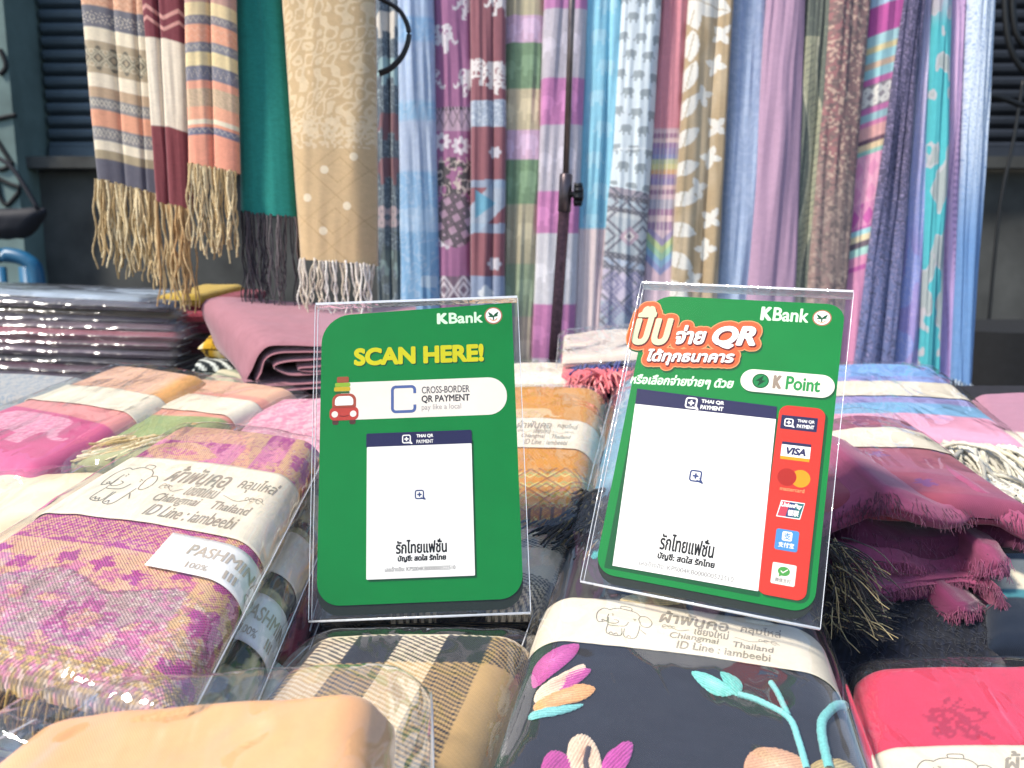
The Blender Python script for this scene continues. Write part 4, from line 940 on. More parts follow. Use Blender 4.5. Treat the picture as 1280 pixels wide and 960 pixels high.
# ---- the magenta stack
MQ = quad((-210, 792), (212, 880), (400, 546), (226, 526), .043)
def c_magenta(pk):
    G, P1, PE, RO, GO, PK = H('b8928f'), H('b02c84'), H('e0aa84'), H('cf5f92'), H('c09a4e'), H('df7ea6')
    lab0 = pk.uv(230, 662)[1]; lab1 = pk.uv(230, 596)[1]
    def f(x, y):
        X0, Y0 = x*1000, y*1000; Yy = np.round(Y0/1.15)*1.15; X = np.round((X0+.7*(np.round(Y0/1.15) % 2))/1.4)*1.4; l0, l1 = lab0*1000, lab1*1000
        wob = 6*fbm(x*30, y*30, 3)
        c = fill(x, PE)
        # front: silvery weave with roses and leaves
        zz = l0-62+14*np.abs(((X/62+.2) % 1)-.5)*2
        front = Yy < zz+wob*.3
        c = np.where(front[..., None], G, c)
        for i, (cx, cy, r) in enumerate([(-58, l0-78, 13), (-22, l0-90, 15), (18, l0-82, 16), (52, l0-86, 13), (-40, l0-112, 12), (2, l0-118, 14), (40, l0-116, 13), (70, l0-108, 11), (-70, l0-100, 12)]):
            c = mixc(c, (RO, PK, P1)[i % 3], flower(X+wob, Yy, cx, cy, r, 5, i*.7)*.9); c = mixc(c, PE, flower(X, Yy, cx+1, cy, r*.5, 5, i)*.8)
            for a in (.6, 2.5, 4.3): c = mixc(c, PE, leaf(X, Yy, cx+r*1.5*math.cos(a+i), cy+r*1.3*math.sin(a+i), 9, 3.6, a+i+.8)); c = mixc(c, P1, (np.abs(leaf(X, Yy, cx+r*1.5*math.cos(a+i), cy+r*1.3*math.sin(a+i), 10, 4.6, a+i+.8)-leaf(X, Yy, cx+r*1.5*math.cos(a+i), cy+r*1.3*math.sin(a+i), 9, 3.6, a+i+.8)) > .5)*.8)
        ed = np.abs(Yy-zz-wob*.3); c = mixc(c, H('8e4a62'), ss(1.6, .8, ed)*.9)
        # peach belt with small purple stars
        belt = (~front) & (Yy < l0-26+wob*.4)
        for i in range(9):
            cx = -80+i*21; cy = l0-42+5*math.sin(i*2.3); c = mixc(c, P1, belt*flower(X, Yy, cx, cy, 7, 4, .4*i, .55)); c = mixc(c, RO, belt*flower(X, Yy, cx+9, cy-8, 6, 5, i, .5)*.8)
        # purple belt with pale leaf veins in front of the band
        pb = (Yy >= l0-26+wob*.4) & (Yy < l1+2)
        c = np.where(pb[..., None], P1, c)
        for i in range(6):
            cx = -74+i*29; L = leaf(X+Yy*.3, Yy, cx+l0*.3, l0-13, 20, 9, .35); c = mixc(c, PE, pb*L*(np.abs(np.sin((X-Yy*.8)*.75)) > .72)*.85); c = mixc(c, PE, pb*((np.abs(leaf(X+Yy*.3, Yy, cx+l0*.3, l0-13, 22, 10.5, .35)-L)) > .5)*.8)
        # behind the band: purple, large peach paisleys, a pale column
        bk = Yy >= l1+2
        c = np.where(bk[..., None], np.where((np.abs(fbm(x*26, y*20, 8)) < .12)[..., None], PK, P1), c)
        c = mixc(c, PE, bk*leaf(X+wob, Yy, -30, l1+34, 34, 15, -.1)); c = mixc(c, PE, bk*(Yy > l1+52+wob)*(X < 22)*.9)
        c = mixc(c, RO, bk*leaf(X+wob, Yy, -32, l1+34, 20, 6, -.1)*(vn(x*400, y*400, 4) > .45)*.9)
        c = mixc(c, PE, bk*(np.abs(X-26+wob*.4) < 7)); c = mixc(c, PE, bk*(Yy < l1+8+wob*.7)*(vn(x*250, y*250, 6) > .35)*.9)
        c = mixc(c, PE, bk*flower(X, Yy, 48, l1+30, 7, 6)); c = mixc(c, PK, bk*(X > 36)*(vn(x*300, y*300, 16) > .5)*.6)
        # right hand border that wraps over the fold
        rb = X > pk.A*1000-18
        c = mixc(c, H('d8ac72'), rb*.85); c = mixc(c, P1, rb*(flower(X, (Yy % 34), pk.A*1000-2, 17, 12, 5, .3, .5))); c = mixc(c, RO, rb*(flower(X, (Yy % 34), pk.A*1000+8, 2, 9, 5, .3, .5))*.9)
        # front hem
        hm = Yy < 15; c = mixc(c, GO, hm*1.); c = mixc(c, H('7d5a34'), hm*(np.sin(Yy*2.3) > .2)*.7)
        # coarse weave: pick lines seen as small cells
        sp = vn(X*.9, Yy*.9, 77); c = mixc(c, PE, (sp > .8)*.7*(~front)); c = mixc(c, P1, (sp < .27)*.6*(~front)); c = mixc(c, H('6d5a58'), front*(sp > .72)*.5); c = mixc(c, P1, front*(vn(X*.5, Yy*.5, 78) > .66)*.6); c = mixc(c, PK, front*(vn(X*.4, Yy*.4, 79) > .72)*.6); c = mixc(c, H('e2cdbc'), front*(sp < .25)*.6)
        X, Yy = X0, Y0; tw = np.sin(X*2*math.pi/1.9+.5*np.sin(Yy*3))*np.sin(Yy*2*math.pi/1.5)
        c = c*(.86+.3*tw*np.where(front, 1.15, .55))[..., None]
        gl = front & (np.sin(X*2*math.pi/1.9) > .2); c = mixc(c, H('5d4a48'), gl*(np.sin(Yy*2*math.pi/1.5) < -.3)*.55)
        return np.clip(c, 0, 1)
    return f
def below(q, dz, shift, yaw=0.): return [p+np.array([shift[0], shift[1], dz]) for p in q]
def band_fit(pk, a, b, c, d):
    """paper band from four photo points: back left, front left, back right, front right"""
    a, b, c, d = [pk.uv(*q) for q in (a, b, c, d)]; P = lambda q: float(pk.P(q[0]))
    sl = ((c[1]-a[1])/(P(c)-P(a))+(d[1]-b[1])/(P(d)-P(b)))/2
    return (b[1]+d[1]-sl*(P(b)+P(d)))/2, (a[1]+c[1]-sl*(P(a)+P(c)))/2, sl
def stack():
    def cgb(x, y): 
        c = fill(x, H('a9a478')); c = mixc(c, H('2c3a2c'), (vn(x*110, y*110, 3) > .5)*.95); return c*(.85+.3*np.sin(x*3300)*np.sin(y*3900))[..., None]
    def crd(x, y): return mixc(fill(x, H('8e2c3e')), H('5a1c28'), (vn(x*200, y*200, 5) > .5)*.7)
    def cdk(x, y): return mixc(fill(x, H('4a2f3e')), H('2c1f2b'), (vn(x*160, y*160, 5) > .5)*.7)
    kw = dict(step=.0016, group='stack of bagged scarves under the magenta one')
    folded('wrapped_scarf', 'dark maroon bagged scarf at the bottom of the stack under the magenta scarf', below(MQ, -.078, (.022, -.002)), .022, cdk, seed=21, **kw)
    p = folded('wrapped_scarf', 'crimson bagged scarf in the stack, third below the magenta scarf', below(MQ, -.055, (.018, 0)), .024, crd, seed=22, **kw)
    s = p.patch('size_sticker', STICKER, p.t, .8, 1.75, .06, .098, .0028)
    p = folded('wrapped_scarf', 'black and olive green bagged scarf directly under the magenta scarf', below(MQ, -.029, (.012, 0)), .027, cgb, seed=23, **kw)
    sticker(p, .8, 1.75, .075, .113)
    p.patch('paper_band', PAPER, p.t, -1, 1.8, .135, .178, .0014)
def sticker(p, p0, p1, y0, y1):
    s = p.patch('size_sticker', STICKER, p.t, p0, p1, y0, y1, .002, n=(60, 10))
    x0, x1 = p.X(np.array(p0)), p.X(np.array(p1))
    def fn(x, y): q = p.P(x0+(x1-x0)*x/70); return p.pos(q, y0+(y1-y0)*y/30, p.paper(q, y/30))
    c = Canvas(0, 0, 70, 30, 10); c.text('PASHMINA', (16, 14, 60, 23), .15, .12); c.text('100%', (20, 4, 32, 9), .1); c.text('III', (40, 4, 46, 10), .15)
    c.stroke([(56+2.6*math.cos(a), 7+2.6*math.sin(a)) for a in np.linspace(0, 6.3, 20)], .5)
    printed('lettering', c, fn, solid('taupe_ink', 'b3a592', .7), s)
stack()
pk = Pillow(*MQ, .029, re=.014, cr=.02, dome=.003, amp=.0012, seed=24)
folded('wrapped_scarf', 'magenta and gold brocade bagged scarf with elephant paper band, topmost of its stack', MQ, .029, c_magenta(pk), .0008, 'bagged scarves with paper bands', True, dict(side=.005, ef=.008, eb=.01, up=.003, amp=.002, step=.0025), pk=pk, mat=cloth('brocade', sheen=.15, weave=.0019, wamp=.2, bump=.9, rough=.6, gloss=.25))
y0, y1, sl_ = band_fit(pk, (100, 588), (40, 655), (365, 625), (330, 685))
u0 = pk.uv(96, 620)[0]; u1 = pk.uv(335, 640)[0]
sleeve_band(pk, y0, y1, -1.6, 1.85, sl_, (u0-.002, u1+.006), n=(110, 30))
ys = pk.uv(235, 690)[1]; ye = pk.uv(215, 665)[1]
sticker(pk, pk.P(pk.uv(195, 695)[0]), 1.75, ye-.034, ye-.003)
n = 170; rg = np.random.RandomState(8)
roots = np.array([pk.pos(np.array(rg.uniform(-1, 1.05)), np.array(rg.uniform(.0, .002)), -.004) for _ in range(n)])
strands(roots, [(-.2+rg.normal(0, .2), -.6, -.7) for _ in range(n)], .02, .0009, [H(c) for c in ('8a6a2c', '5d4220', 'a8873c', '3a2618', '7a5522')], 9, n=8, sag=1.1, jit=.4, floor=lambda q: slope_z(q[1])-.03).build('fringe', YARN, pk.t, True)

# ---- checked scarves under the first sign
def c_check(cols_x, ys):
    CR, DK, TN = H('e3cfae'), H('16151b'), H('b8945c')
    def f(x, y):
        wx = bands(x, [(e, {'c': CR, 'd': DK, 't': TN}[k]) for e, k in cols_x], .0003)
        wy = bands(y, [(e, {'c': CR, 'd': DK, 't': TN}[k]) for e, k in ys], .0003)
        tw = ((x*.55+y)/.0027 % 1) < .5
        c = np.where(tw[..., None], wx, wy); same = np.abs(wx-wy).sum(-1) < .01
        return c*(.93+.12*(((x*.55+y)/.0027 % 1)))[..., None]
    return f
q = quad((205, 985), (598, 985), (668, 786), (385, 786), 0.)
pk = folded('wrapped_scarf', 'beige, cream and black checked bagged scarf in front of the SCAN HERE! sign', q, .04,
    c_check([(-.05, 'd'), (-.03, 'c'), (-.006, 'd'), (.018, 'c'), (.042, 'd'), (.2, 't')], [(.078, 't'), (.1, 'd'), (.2, 'c')]), .00075, 'checked scarves under the first sign', seed=41, dome=.002, re=.009, cr=.02, amp=.0018, bagkw=dict(side=.006, amp=.0016, step=.002), mat=cloth('twill', weave=.0011, wamp=.1, bump=.5))
q = quad((395, 747), (690, 742), (733, 655), (425, 655), -.001)
pk = folded('wrapped_scarf', 'cream and black checked bagged scarf standing under the SCAN HERE! sign', q, .04,
    c_check([(-.03, 'd'), (.0, 'c'), (.034, 'd'), (.07, 'c'), (.2, 'd')], [(.02, 'd'), (.05, 'c'), (.06, 'd'), (.2, 't')]), .001, 'checked scarves under the first sign', seed=42, dome=.003, re=.012, bagkw=dict(side=.004, ef=.008, amp=.001, step=.0025), mat=cloth('twill'))

# ---- embroidered navy scarf under the second sign
q = quad((585, 1010), (1150, 1100), (1000, 690), (715, 640), 0.)
pk = Pillow(*q, .042, re=.012, cr=.02, dome=.003, amp=.0015, seed=51)
NAV = H('1d1c23')
def c_navy(x, y): return heather(fill(x, NAV), x*900, y*900, .25, 3, .1, .4)
folded('wrapped_scarf', 'dark navy bagged scarf embroidered with flowers, with an elephant paper band', q, .042, c_navy, .0012, 'bagged scarves with paper bands', True, dict(side=.006, ef=.01, eb=.008, up=.003, amp=.0012, step=.0025, mat=film('taut_film', haze=.02, bump=.3, scale=16., gain=2., rough=.03)), pk=pk)
def stitched(name, pxs, col, col2=None, ang=None, h=.0008, holes=None):
    """a satin-stitched patch: raised, thread lines across it"""
    P = smooth_line(np.array([pk.uv(*p) for p in pxs]), 18, True)
    c = P.mean(0); n = len(P); R = 16
    t = np.linspace(0, 1, R)[:, None, None]; Q = c*(1-t)+P[None]*t
    off = .0008+h*np.sqrt(np.clip(1-np.linspace(0, 1, R)**3, 0, 1))[:, None]*np.ones((1, n))
    a = ang if ang is not None else math.atan2(*(P[n//2]-P[0])[::-1])
    th = np.sin((Q[..., 0]*math.sin(a)-Q[..., 1]*math.cos(a))*2*math.pi/.0014+.8*vn(Q[..., 0]*900, Q[..., 1]*900, 3)*2)
    off = off+.00026*th
    V = pk.pos(pk.P(Q[..., 0]), Q[..., 1], off)
    cc = mixc(fill(th, H(col)), H(col2 or col), np.repeat(np.linspace(1, 0, R)[:, None], n, 1)**2)*(.82+.26*th+.2*vn(Q[..., 0]*2500, Q[..., 1]*2500, 5))[..., None]
    return mk(name, V, gridf(R, n, True), YARN, pk.t, cc)
def cord(name, pxs, col, wd=.0015):
    P = smooth_line(np.array([pk.uv(*p) for p in pxs]), 12); mb = MB()
    V = pk.pos(pk.P(P[:, 0]), P[:, 1], .0015); k = np.arange(len(V)); mb.add(*tube_arr(V, wd*(1+.07*np.sin(k*2.6)), 8), H(col))
    return mb.build(name, YARN, pk.t, True)
for nm, P, c1, c2 in [('petal', [(668, 838), (690, 815), (722, 806), (718, 822), (690, 846), (668, 862)], 'b8408e', 'd46aa8'), ('petal', [(672, 866), (700, 845), (728, 832), (730, 842), (706, 862), (672, 880)], 'e7cdb0', 'd9a88f'),
                      ('petal', [(690, 858), (714, 840), (738, 838), (730, 850), (704, 866)], 'c14a94', 'c14a94'), ('petal', [(668, 884), (690, 868), (722, 857), (744, 862), (730, 876), (700, 884), (675, 892)], 'dd9f62', 'e4b98a'),
                      ('petal', [(664, 894), (690, 886), (728, 882), (716, 890), (690, 897), (664, 902)], '74bcb8', '8ed0c8'),
                      ('petal', [(678, 972), (682, 946), (696, 940), (712, 950), (716, 972)], 'b8408e', 'a53582'), ('petal', [(712, 972), (710, 935), (722, 920), (738, 924), (750, 946), (748, 972)], 'e3c7a8', 'd6a080'), ('petal', [(752, 972), (756, 948), (778, 930), (791, 932), (786, 954), (770, 974)], 'c0459a', 'b03a8a'),
                      ('bud', [(864, 842), (884, 844), (906, 856), (918, 868), (900, 872), (880, 862)], '6fc0b4', '9edccf'), ('bud', [(900, 842), (916, 846), (928, 858), (922, 872), (908, 860)], '62b4aa', '62b4aa'),
                      ('petal', [(930, 965), (938, 942), (962, 936), (992, 944), (1012, 960), (1012, 985), (950, 985)], 'cf9a74', 'e2c29c'), ('petal', [(1004, 978), (1018, 955), (1044, 950), (1066, 960), (1072, 980)], 'b59a5e', 'c9b684')]:
    stitched(nm, P, c1, c2)
cord('flower_stalk', [(736, 938), (732, 955), (734, 966)], '3a2a30', .0012)
cord('stem', [(922, 871), (950, 880), (985, 900), (998, 930), (1008, 965)], '79c7c0'); cord('stem', [(963, 856), (972, 870), (985, 898)], '6fbab4', .0014); cord('stem', [(1068, 888), (1050, 882), (1033, 894), (1026, 915), (1036, 965)], '6cb7b0', .0021)
y0, y1, sl_ = band_fit(pk, (713, 750), (700, 803), (1010, 795), (973, 838))
u0 = pk.uv(733, 775)[0]; u1 = pk.uv(1000, 830)[0]
sleeve_band(pk, y0, y1, -1.5, 1.5, sl_, (u0, u1), n=(110, 30))
stitched('flower_centre', [(775, 752), (800, 742), (835, 746), (850, 756), (810, 758)], 'c9ae74', 'd9c38e'); stitched('bud', [(727, 678), (740, 680), (752, 692), (742, 700), (730, 690)], '37b3b0', '52c9c4'); 

# ---- between the two signs
def c_orange(pk):
    L = pk.L
    def f(x, y):
        X, Yy = x*1000, y*1000
        c = fill(x, H('cf8a1c'))
        b = Yy < 86; z = np.abs(((X/15) % 1)-.5)*2
        c = mixc(c, H('a8a04a'), b*(zig(X, Yy % 17, 15, 8, 3, 2.2))*.9); c = mixc(c, H('d8c46a'), b*(zig(X+7.5, Yy % 17, 15, 8, 3, 1.4)))
        c = mixc(c, H('7d4a28'), b*(diamonds(X, Yy, 30, 34, .12))*.7); c = mixc(c, H('b0602a'), (Yy < 26)*(np.sin(X*1.9)*np.sin(Yy*2.2) > -.1)*.9); c = mixc(c, H('4a2c24'), (Yy < 22)*(np.sin(X*.6) > .7)*.8)
        c = mixc(c, H('e9d9b0'), (Yy > 160)*elephant(X, Yy, -4, 195, 40, 30)*.5)
        return c*(.9+.14*np.sin(X*4.2)*np.sin(Yy*4.4))[..., None]
    return f
q = quad((585, 668), (726, 655), (758, 482), (590, 482), .004)
pk = Pillow(*q, .036, re=.014, cr=.03, dome=.003, amp=.0015, seed=61)
folded('wrapped_scarf', 'golden orange bagged scarf with a zigzag border, between the two signs', q, .036, c_orange(pk), .001, 'bagged scarves with paper bands', True, dict(side=.004, amp=.002, step=.0025), pk=pk)
ya = pk.uv(690, 560)[1]; yb = pk.uv(690, 524)[1]
sleeve_band(pk, ya, yb, -1.4, 1.7, -.004, (-.045, pk.uv(728, 545)[0]))
def c_crm(x, y): return mixc(fill(x, H('e9ddc8')), H('c9b9a0'), (damask(x*1000, y*1000, 14, 4) > .7)*.5)
folded('wrapped_scarf', 'cream damask bagged scarf behind the golden orange one, at the foot of the pole', quad((600, 480), (716, 478), (728, 452), (620, 452), .004), .024, c_crm, .0018, 'bagged scarves with paper bands', seed=62, bagkw=dict(amp=.002))
def fringe_bag():
    Y = .80
    cols = []
    zs = [(446, 866, 452, 700), (436, 866, 440, 704)]
    def lay(c, yl, yr, h, lab, xl=700, xr=880, fr=None, bag=False, fwd=0., fl_=.02):
        fl = at(xl, yl, Y-fwd); fr_ = at(xr, yr, Y-.01-fwd); d = np.array([.01, .13, .016])
        pk = folded('folded_scarf', lab, (fl, fr_, fr_+d, fl+d), h, plain(c, .12, int(yl)), .002, 'pile with coloured fringe ends between the signs', bag, dict(up=.006, amp=.004, ef=.03), amp=.0016, fq=28, seed=int(yl), dome=.003)
        if fr:
            rg = np.random.RandomState(int(yl)); n = 130
            X0 = rg.uniform(-1, .9, n); roots = np.array([pk.pos(np.array(x), np.array(rg.uniform(.001, .004)), 0.) - [0, 0, rg.uniform(0, h*.7)] for x in X0])
            strands(roots, [(-.15+rg.normal(0, .35), -.8, -.2+rg.normal(0, .3)) for _ in range(n)], fl_, .0015, [H(q) for q in fr], int(yl), n=6, sag=.8, jit=.35, twist=False).build('fringe', YARN, pk.t, True)
    lay('2e3566', 486, 486, .02, 'navy blue scarf with frayed end, lowest in the little pile beside the second sign', 752, 900, ('2b3268', '3a437e', '1f2450'))
    lay('dd6f76', 468, 466, .015, 'coral pink scarf with a frayed end, above the lowest navy one beside the second sign', 700, 890, ('e07a7e', 'cf5f68', 'ea9490'), False, .016, .026)
    lay('2e3670', 457, 450, .013, 'navy blue scarf with frayed end, sandwiched between coral and cream scarves', 712, 890, ('2e3670', '3d4688', '1f2554'))
    lay('d9c8b6', 450, 440, .009, 'cream folded scarf on top of the little pile, resting on navy fringe', 702, 890, None, True)
fringe_bag()
def c_bluepe(x, y):
    X = x*1000+8*fbm(x*20, y*20, 3); c = bands(X, [(-44, H('5f93a8')), (-30, H('7ba7b8')), (-20, H('e0b79a')), (-8, H('5b8fa6')), (4, H('d8a58c')), (18, H('4f86a0')), (60, H('7aa4b4'))], 2.5)
    return c*(.9+.14*np.sin(y*3000))[..., None]
q = quad((735, 618), (915, 665), (945, 470), (778, 452), .012)
pk = folded('wrapped_scarf', 'blue and peach striped bagged scarf with black and gold tassels, partly behind the second sign', q, .045, c_bluepe, .0013, 'bagged scarves with paper bands', seed=65, bagkw=dict(amp=.0026))
rg = np.random.RandomState(12); n = 120
roots = np.array([pk.pos(np.array(rg.uniform(-2, -.2)), np.array(rg.uniform(.0, .02)), .001) for _ in range(n)])
strands(roots, [(-.35+rg.normal(0, .25), -.75, -.1) for _ in range(n)], .065, .0011, [H(c) for c in ('1c1a1c', '2c2622', '8f7848', '17161a', '3a3022', '141316')], 13, n=10, sag=.9, jit=.2, floor=lambda q: slope_z(q[1])+.004).build('tassels', YARN, pk.t, True)

# ---- right side
def c_lilac2(pk):
    ya, yb, yc, yd, ye = [pk.uv(1130, v)[1] for v in (497, 494, 480, 512, 503)]
    ypk = pk.uv(1130, 516)[1]; ybl = pk.uv(1130, 503)[1]
    def f(x, y):
        c = bands(y, [(ypk, H('e39ab0')), (ybl, H('6f9fc0')), (ya, H('8a80b0')), (pk.uv(1130, 470)[1], H('7f8cc4')), (.4, H('6f9cd0'))], .002)
        return mixc(c, H('a98ab8'), ss(.1, .3, fbm(x*30, y*30, 3))*(y > ybl)*.6)
    return f
q = quad((1012, 548), (1300, 560), (1168, 456), (1012, 456), .004)
pk = Pillow(*q, .034, re=.012, dome=.004, amp=.0015, seed=71)
folded('wrapped_scarf', 'blue, lilac and pink bagged scarf with thick grey fringe, behind the plum scarf', q, .034, c_lilac2(pk), .0014, 'bagged scarves with paper bands', True, dict(amp=.002), pk=pk)
sleeve_band(pk, pk.uv(1130, 496)[1], pk.uv(1130, 478)[1], -1.3, 1.5)
rg = np.random.RandomState(5); n = 330
xs = rg.uniform(-.25, 1.5, n); roots = np.array([pk.pos(np.array(x), np.array(.004), .0)+[0, 0, rg.uniform(-.014, .002)] for x in xs])
strands(roots, [(rg.normal(.05, .35), -.75, -.28+rg.normal(0, .2)) for _ in range(n)], .085, .0021, [H(c) for c in ('cfc9b8', 'b5b0a2', 'ded9c8', '9a968c', 'c4bca4')], 15, n=10, sag=1.0, jit=.3, floor=lambda q: slope_z(q[1])-.012).build('fringe', YARN, pk.t, True)
def c_mv(x, y): return bands(y, [(.05, H('dccfb8')), (.3, H('a97888'))], .003)
folded('folded_scarf', 'mauve and cream folded scarf at the far right edge behind the grey fringe', quad((1240, 560), (1420, 590), (1330, 488), (1212, 490), -.002), .03, c_mv, .0018, bag=False, seed=72)

def plum():
    PL = H('703656'); PL2 = H('9a5078'); DK = H('5a2a48')
    q = quad((1015, 628), (1300, 640), (1130, 526), (1015, 526), .022)
    pk = Pillow(*q, .014, re=.008, dome=.007, amp=.0026, fq=22, seed=81, cr=.1)
    def cf(x, y):
        c = heather(mixc(fill(x, H('8a4660')), H('a0505c'), ss(-.2, .4, fbm(x*18, y*18, 3))), x*900, y*900, .12, 2, .1, .3); X, Yy = x*1000, y*1000
        for i, (cx, cy) in enumerate(((-30, 62), (-8, 70), (22, 60), (-16, 90), (10, 92), (40, 84), (30, 30), (6, 22), (-45, 30))): c = mixc(c, H('6a4a86') if i % 2 else H('7a2648'), flower(X+4*fbm(x*120, y*120, i), Yy+3*fbm(y*120, x*120, i), cx, cy, 6.5, 5, i, .6)*.6)
        return c
    folded('wrapped_scarf', 'plum scarf with embroidered sprigs, half out of its bag in rumpled frayed layers', q, .024, cf, .0011, 'bagged scarves with paper bands', False, pk=pk)
    t = pk.t
    sleeve_band(pk, pk.uv(1075, 560)[1], pk.uv(1075, 536)[1], -1.3, 1.4)
    c = grow_quad(pk.c, .004, -.035, .012, .002); b = Pillow(*c, .028, re=.006, dome=.008, amp=.0024, fq=20, seed=5, cr=.01, ridge=True); b.mesh('plastic_sleeve', FILM, t, None, .0025)
    rg = np.random.RandomState(9)
    def layer(pts, th, Y, col, depth=.10, seed=0, fray=0, lipcol=None):
        fray = fray*2
        P = smooth_line(np.array(pts), 14); n = len(P); m = 22
        th = np.interp(np.linspace(0, 1, n), np.linspace(0, 1, len(th)), th)
        V = np.zeros((m+2, n, 3)); S = np.linspace(0, 1, n)
        a = np.linspace(-math.pi/2, math.pi/2, m)
        for i in range(n):
            c0 = at(P[i, 0], P[i, 1], Y+.012*math.sin(S[i]*9+seed)); h = th[i]*Y/F/2
            prof = [(depth, h*1.05)]+[(h*1.3*(1-math.cos(x)), -h*math.sin(x)) for x in a]+[(depth, -h)]
            for k, (dy, dzz) in enumerate(prof): V[k, i] = c0+[0, dy, dzz+.12*dy]
        kk, ss_ = np.meshgrid(np.arange(m+2), S, indexing='ij')
        V[..., 2] += .0022*fbm(ss_*9, kk*.25, seed); V[..., 1] += .003*fbm(ss_*8, kk*.35, seed+3)*(kk > 0)*(kk < m+1)
        c = heather(fill(ss_, H(col)), ss_*260, kk*3., .16, seed); 
        mk('cloth_fold', V, gridf(m+2, n), CL, t, c, np.stack([ss_*.16, kk*.002], -1))
        if fray:
            k = rg.randint(0, n, fray); roots = V[rg.randint(6, 13, fray), k]+rg.normal(0, .0006, (fray, 3))
            strands(roots, [(rg.normal(0, .35), -.5, -.75) for _ in range(fray)], .0065, .00022, [H(lipcol or col)*.85, H(lipcol or col)*1.25], seed, n=4, sag=1., jit=.4, sides=4, twist=False).build('frayed_edge', YARN, t, True)
    layer([(1020, 665), (1085, 640), (1118, 634), (1190, 652), (1235, 640), (1290, 665)], [34, 44, 40, 34, 44, 30], .478, '9a4e6c', .11, 1, 260, '5f2c48')
    layer([(1030, 700), (1070, 682), (1130, 690), (1200, 688), (1255, 672), (1285, 682)], [70, 60, 44, 40, 44, 30], .492, '5c2a44', .1, 2, 120, '6f3454')  # fold set back between the others, recess shade put into its darker plum
    layer([(1052, 712), (1120, 708), (1180, 716), (1225, 712), (1262, 712)], [60, 34, 30, 40, 46], .484, '84405e', .1, 3, 200, '8a4468')
    layer([(1088, 742), (1125, 738), (1190, 728), (1238, 734), (1252, 752), (1232, 770)], [16, 14, 14, 18, 20, 14], .474, '8e4664', .09, 4, 280, '783a58')
    layer([(1104, 772), (1150, 780), (1196, 768), (1226, 764), (1240, 772)], [16, 22, 18, 16, 12], .466, '6e3050', .08, 6, 160, '84405e')
    P = [(1092, 735), (1160, 733), (1168, 748), (1140, 772), (1118, 782), (1104, 768)]; V = [at(x, y, .482) for x, y in P]+[at(x, y, .487)+[0, .02, 0] for x, y in P]
    polymesh('hanging_corner', V, [list(range(6))[::-1], list(range(6, 12))]+[(i, (i+1) % 6, (i+1) % 6+6, i+6) for i in range(6)], solid('plum_cloth', H('6a3352'), .9, var=.2, scale=400, bump=.4), t)
plum()
def furry():
    q = quad((1010, 860), (1265, 850), (1262, 710), (1040, 700), -.04)
    pk = folded('folded_scarf', 'dark navy scarf with black and gold fringe, lying under the plum scarf', q, .03, lambda x, y: mixc(fill(x, H('14161f')), H('242b3d'), (np.sin(x*1500+9*fbm(x*90, y*40, 4)) > .6)*.5), .0016, bag=False, seed=91, amp=.003, fq=30, dome=.004)
    rg = np.random.RandomState(31); n = 220
    roots = np.array([at(rg.uniform(1030, 1052), rg.uniform(672, 800), .455+rg.uniform(-.02, .01)) for _ in range(n)])
    strands(roots, [(.6+rg.normal(0, .3), -.35, -.35+rg.normal(0, .3)) for _ in range(n)], .034, .0004, [H(c) for c in ('1b1a1c', '221f1e', '9a8a60', '141416', '2b2724', '151418', '1d1b1c', 'b5a678')], 33, n=8, sag=.7, jit=.35, sides=4, twist=False, floor=lambda q: slope_z(q[1])-.02).build('fringe', YARN, pk.t, True)
    pts = np.array([pk.pos(np.array(rg.uniform(-.9, 1)), np.array(rg.uniform(.0, pk.L*.7)), 0.) for _ in range(700)])
    strands(pts, [(rg.normal(0, .4), -.7, .25) for _ in pts], .009, .0002, [H(c) for c in ('15171f', '232a3a', '1c1f29')], 35, n=4, sag=.9, jit=.35, sides=4, twist=False).build('nap', YARN, pk.t, True)
furry()
def c_far(x, y): return bands(y, [(.05, H('1d2634')), (.062, H('3f7f88')), (.10, H('dccfb6')), (.3, H('24384a'))], .002)
folded('folded_scarf', 'dark blue folded scarf with a cream stripe at the right edge, below the plum scarf', quad((1236, 800), (1450, 815), (1430, 690), (1232, 686), -.03), .022, c_far, .0016, 'bagged scarves with paper bands', bag=False, seed=93, amp=.003, fq=30)
q = quad((1082, 1020), (1430, 1020), (1350, 822), (1072, 826), -.022)
pk = Pillow(*q, .034, re=.012, cr=.02, dome=.002, amp=.0022, seed=95)
ee = pk.uv(1195, 898)
def c_crim(x, y):
    c = heather(fill(x, H('c9304e')), x*900, y*900, .1, 4, .1, .3); k = flower(x+.002*fbm(x*300, y*300, 5), y, ee[0], ee[1], .017, 5, .3, .5)
    c = mixc(c, H('a31d3c'), k*(vn(x*500, y*500, 3) > .35)*.9); return mixc(c, H('a31d3c'), (dseg(x, y, [(ee[0]+.006, ee[1]-.006), (ee[0]+.016, ee[1]-.014)]) < .0012)*.9)
folded('wrapped_scarf', 'crimson scarf with an embroidered rose in a clear bag, in the bottom right corner', q, .034, c_crim, .001, 'bagged scarves with paper bands', True, dict(side=.006, amp=.0016), pk=pk)
ya = pk.uv(1200, 934)[1]
sleeve_band(pk, ya-.042, ya, -1.2, 1.4, 0, (pk.uv(1128, 960)[0], pk.uv(1128, 960)[0]+.13))
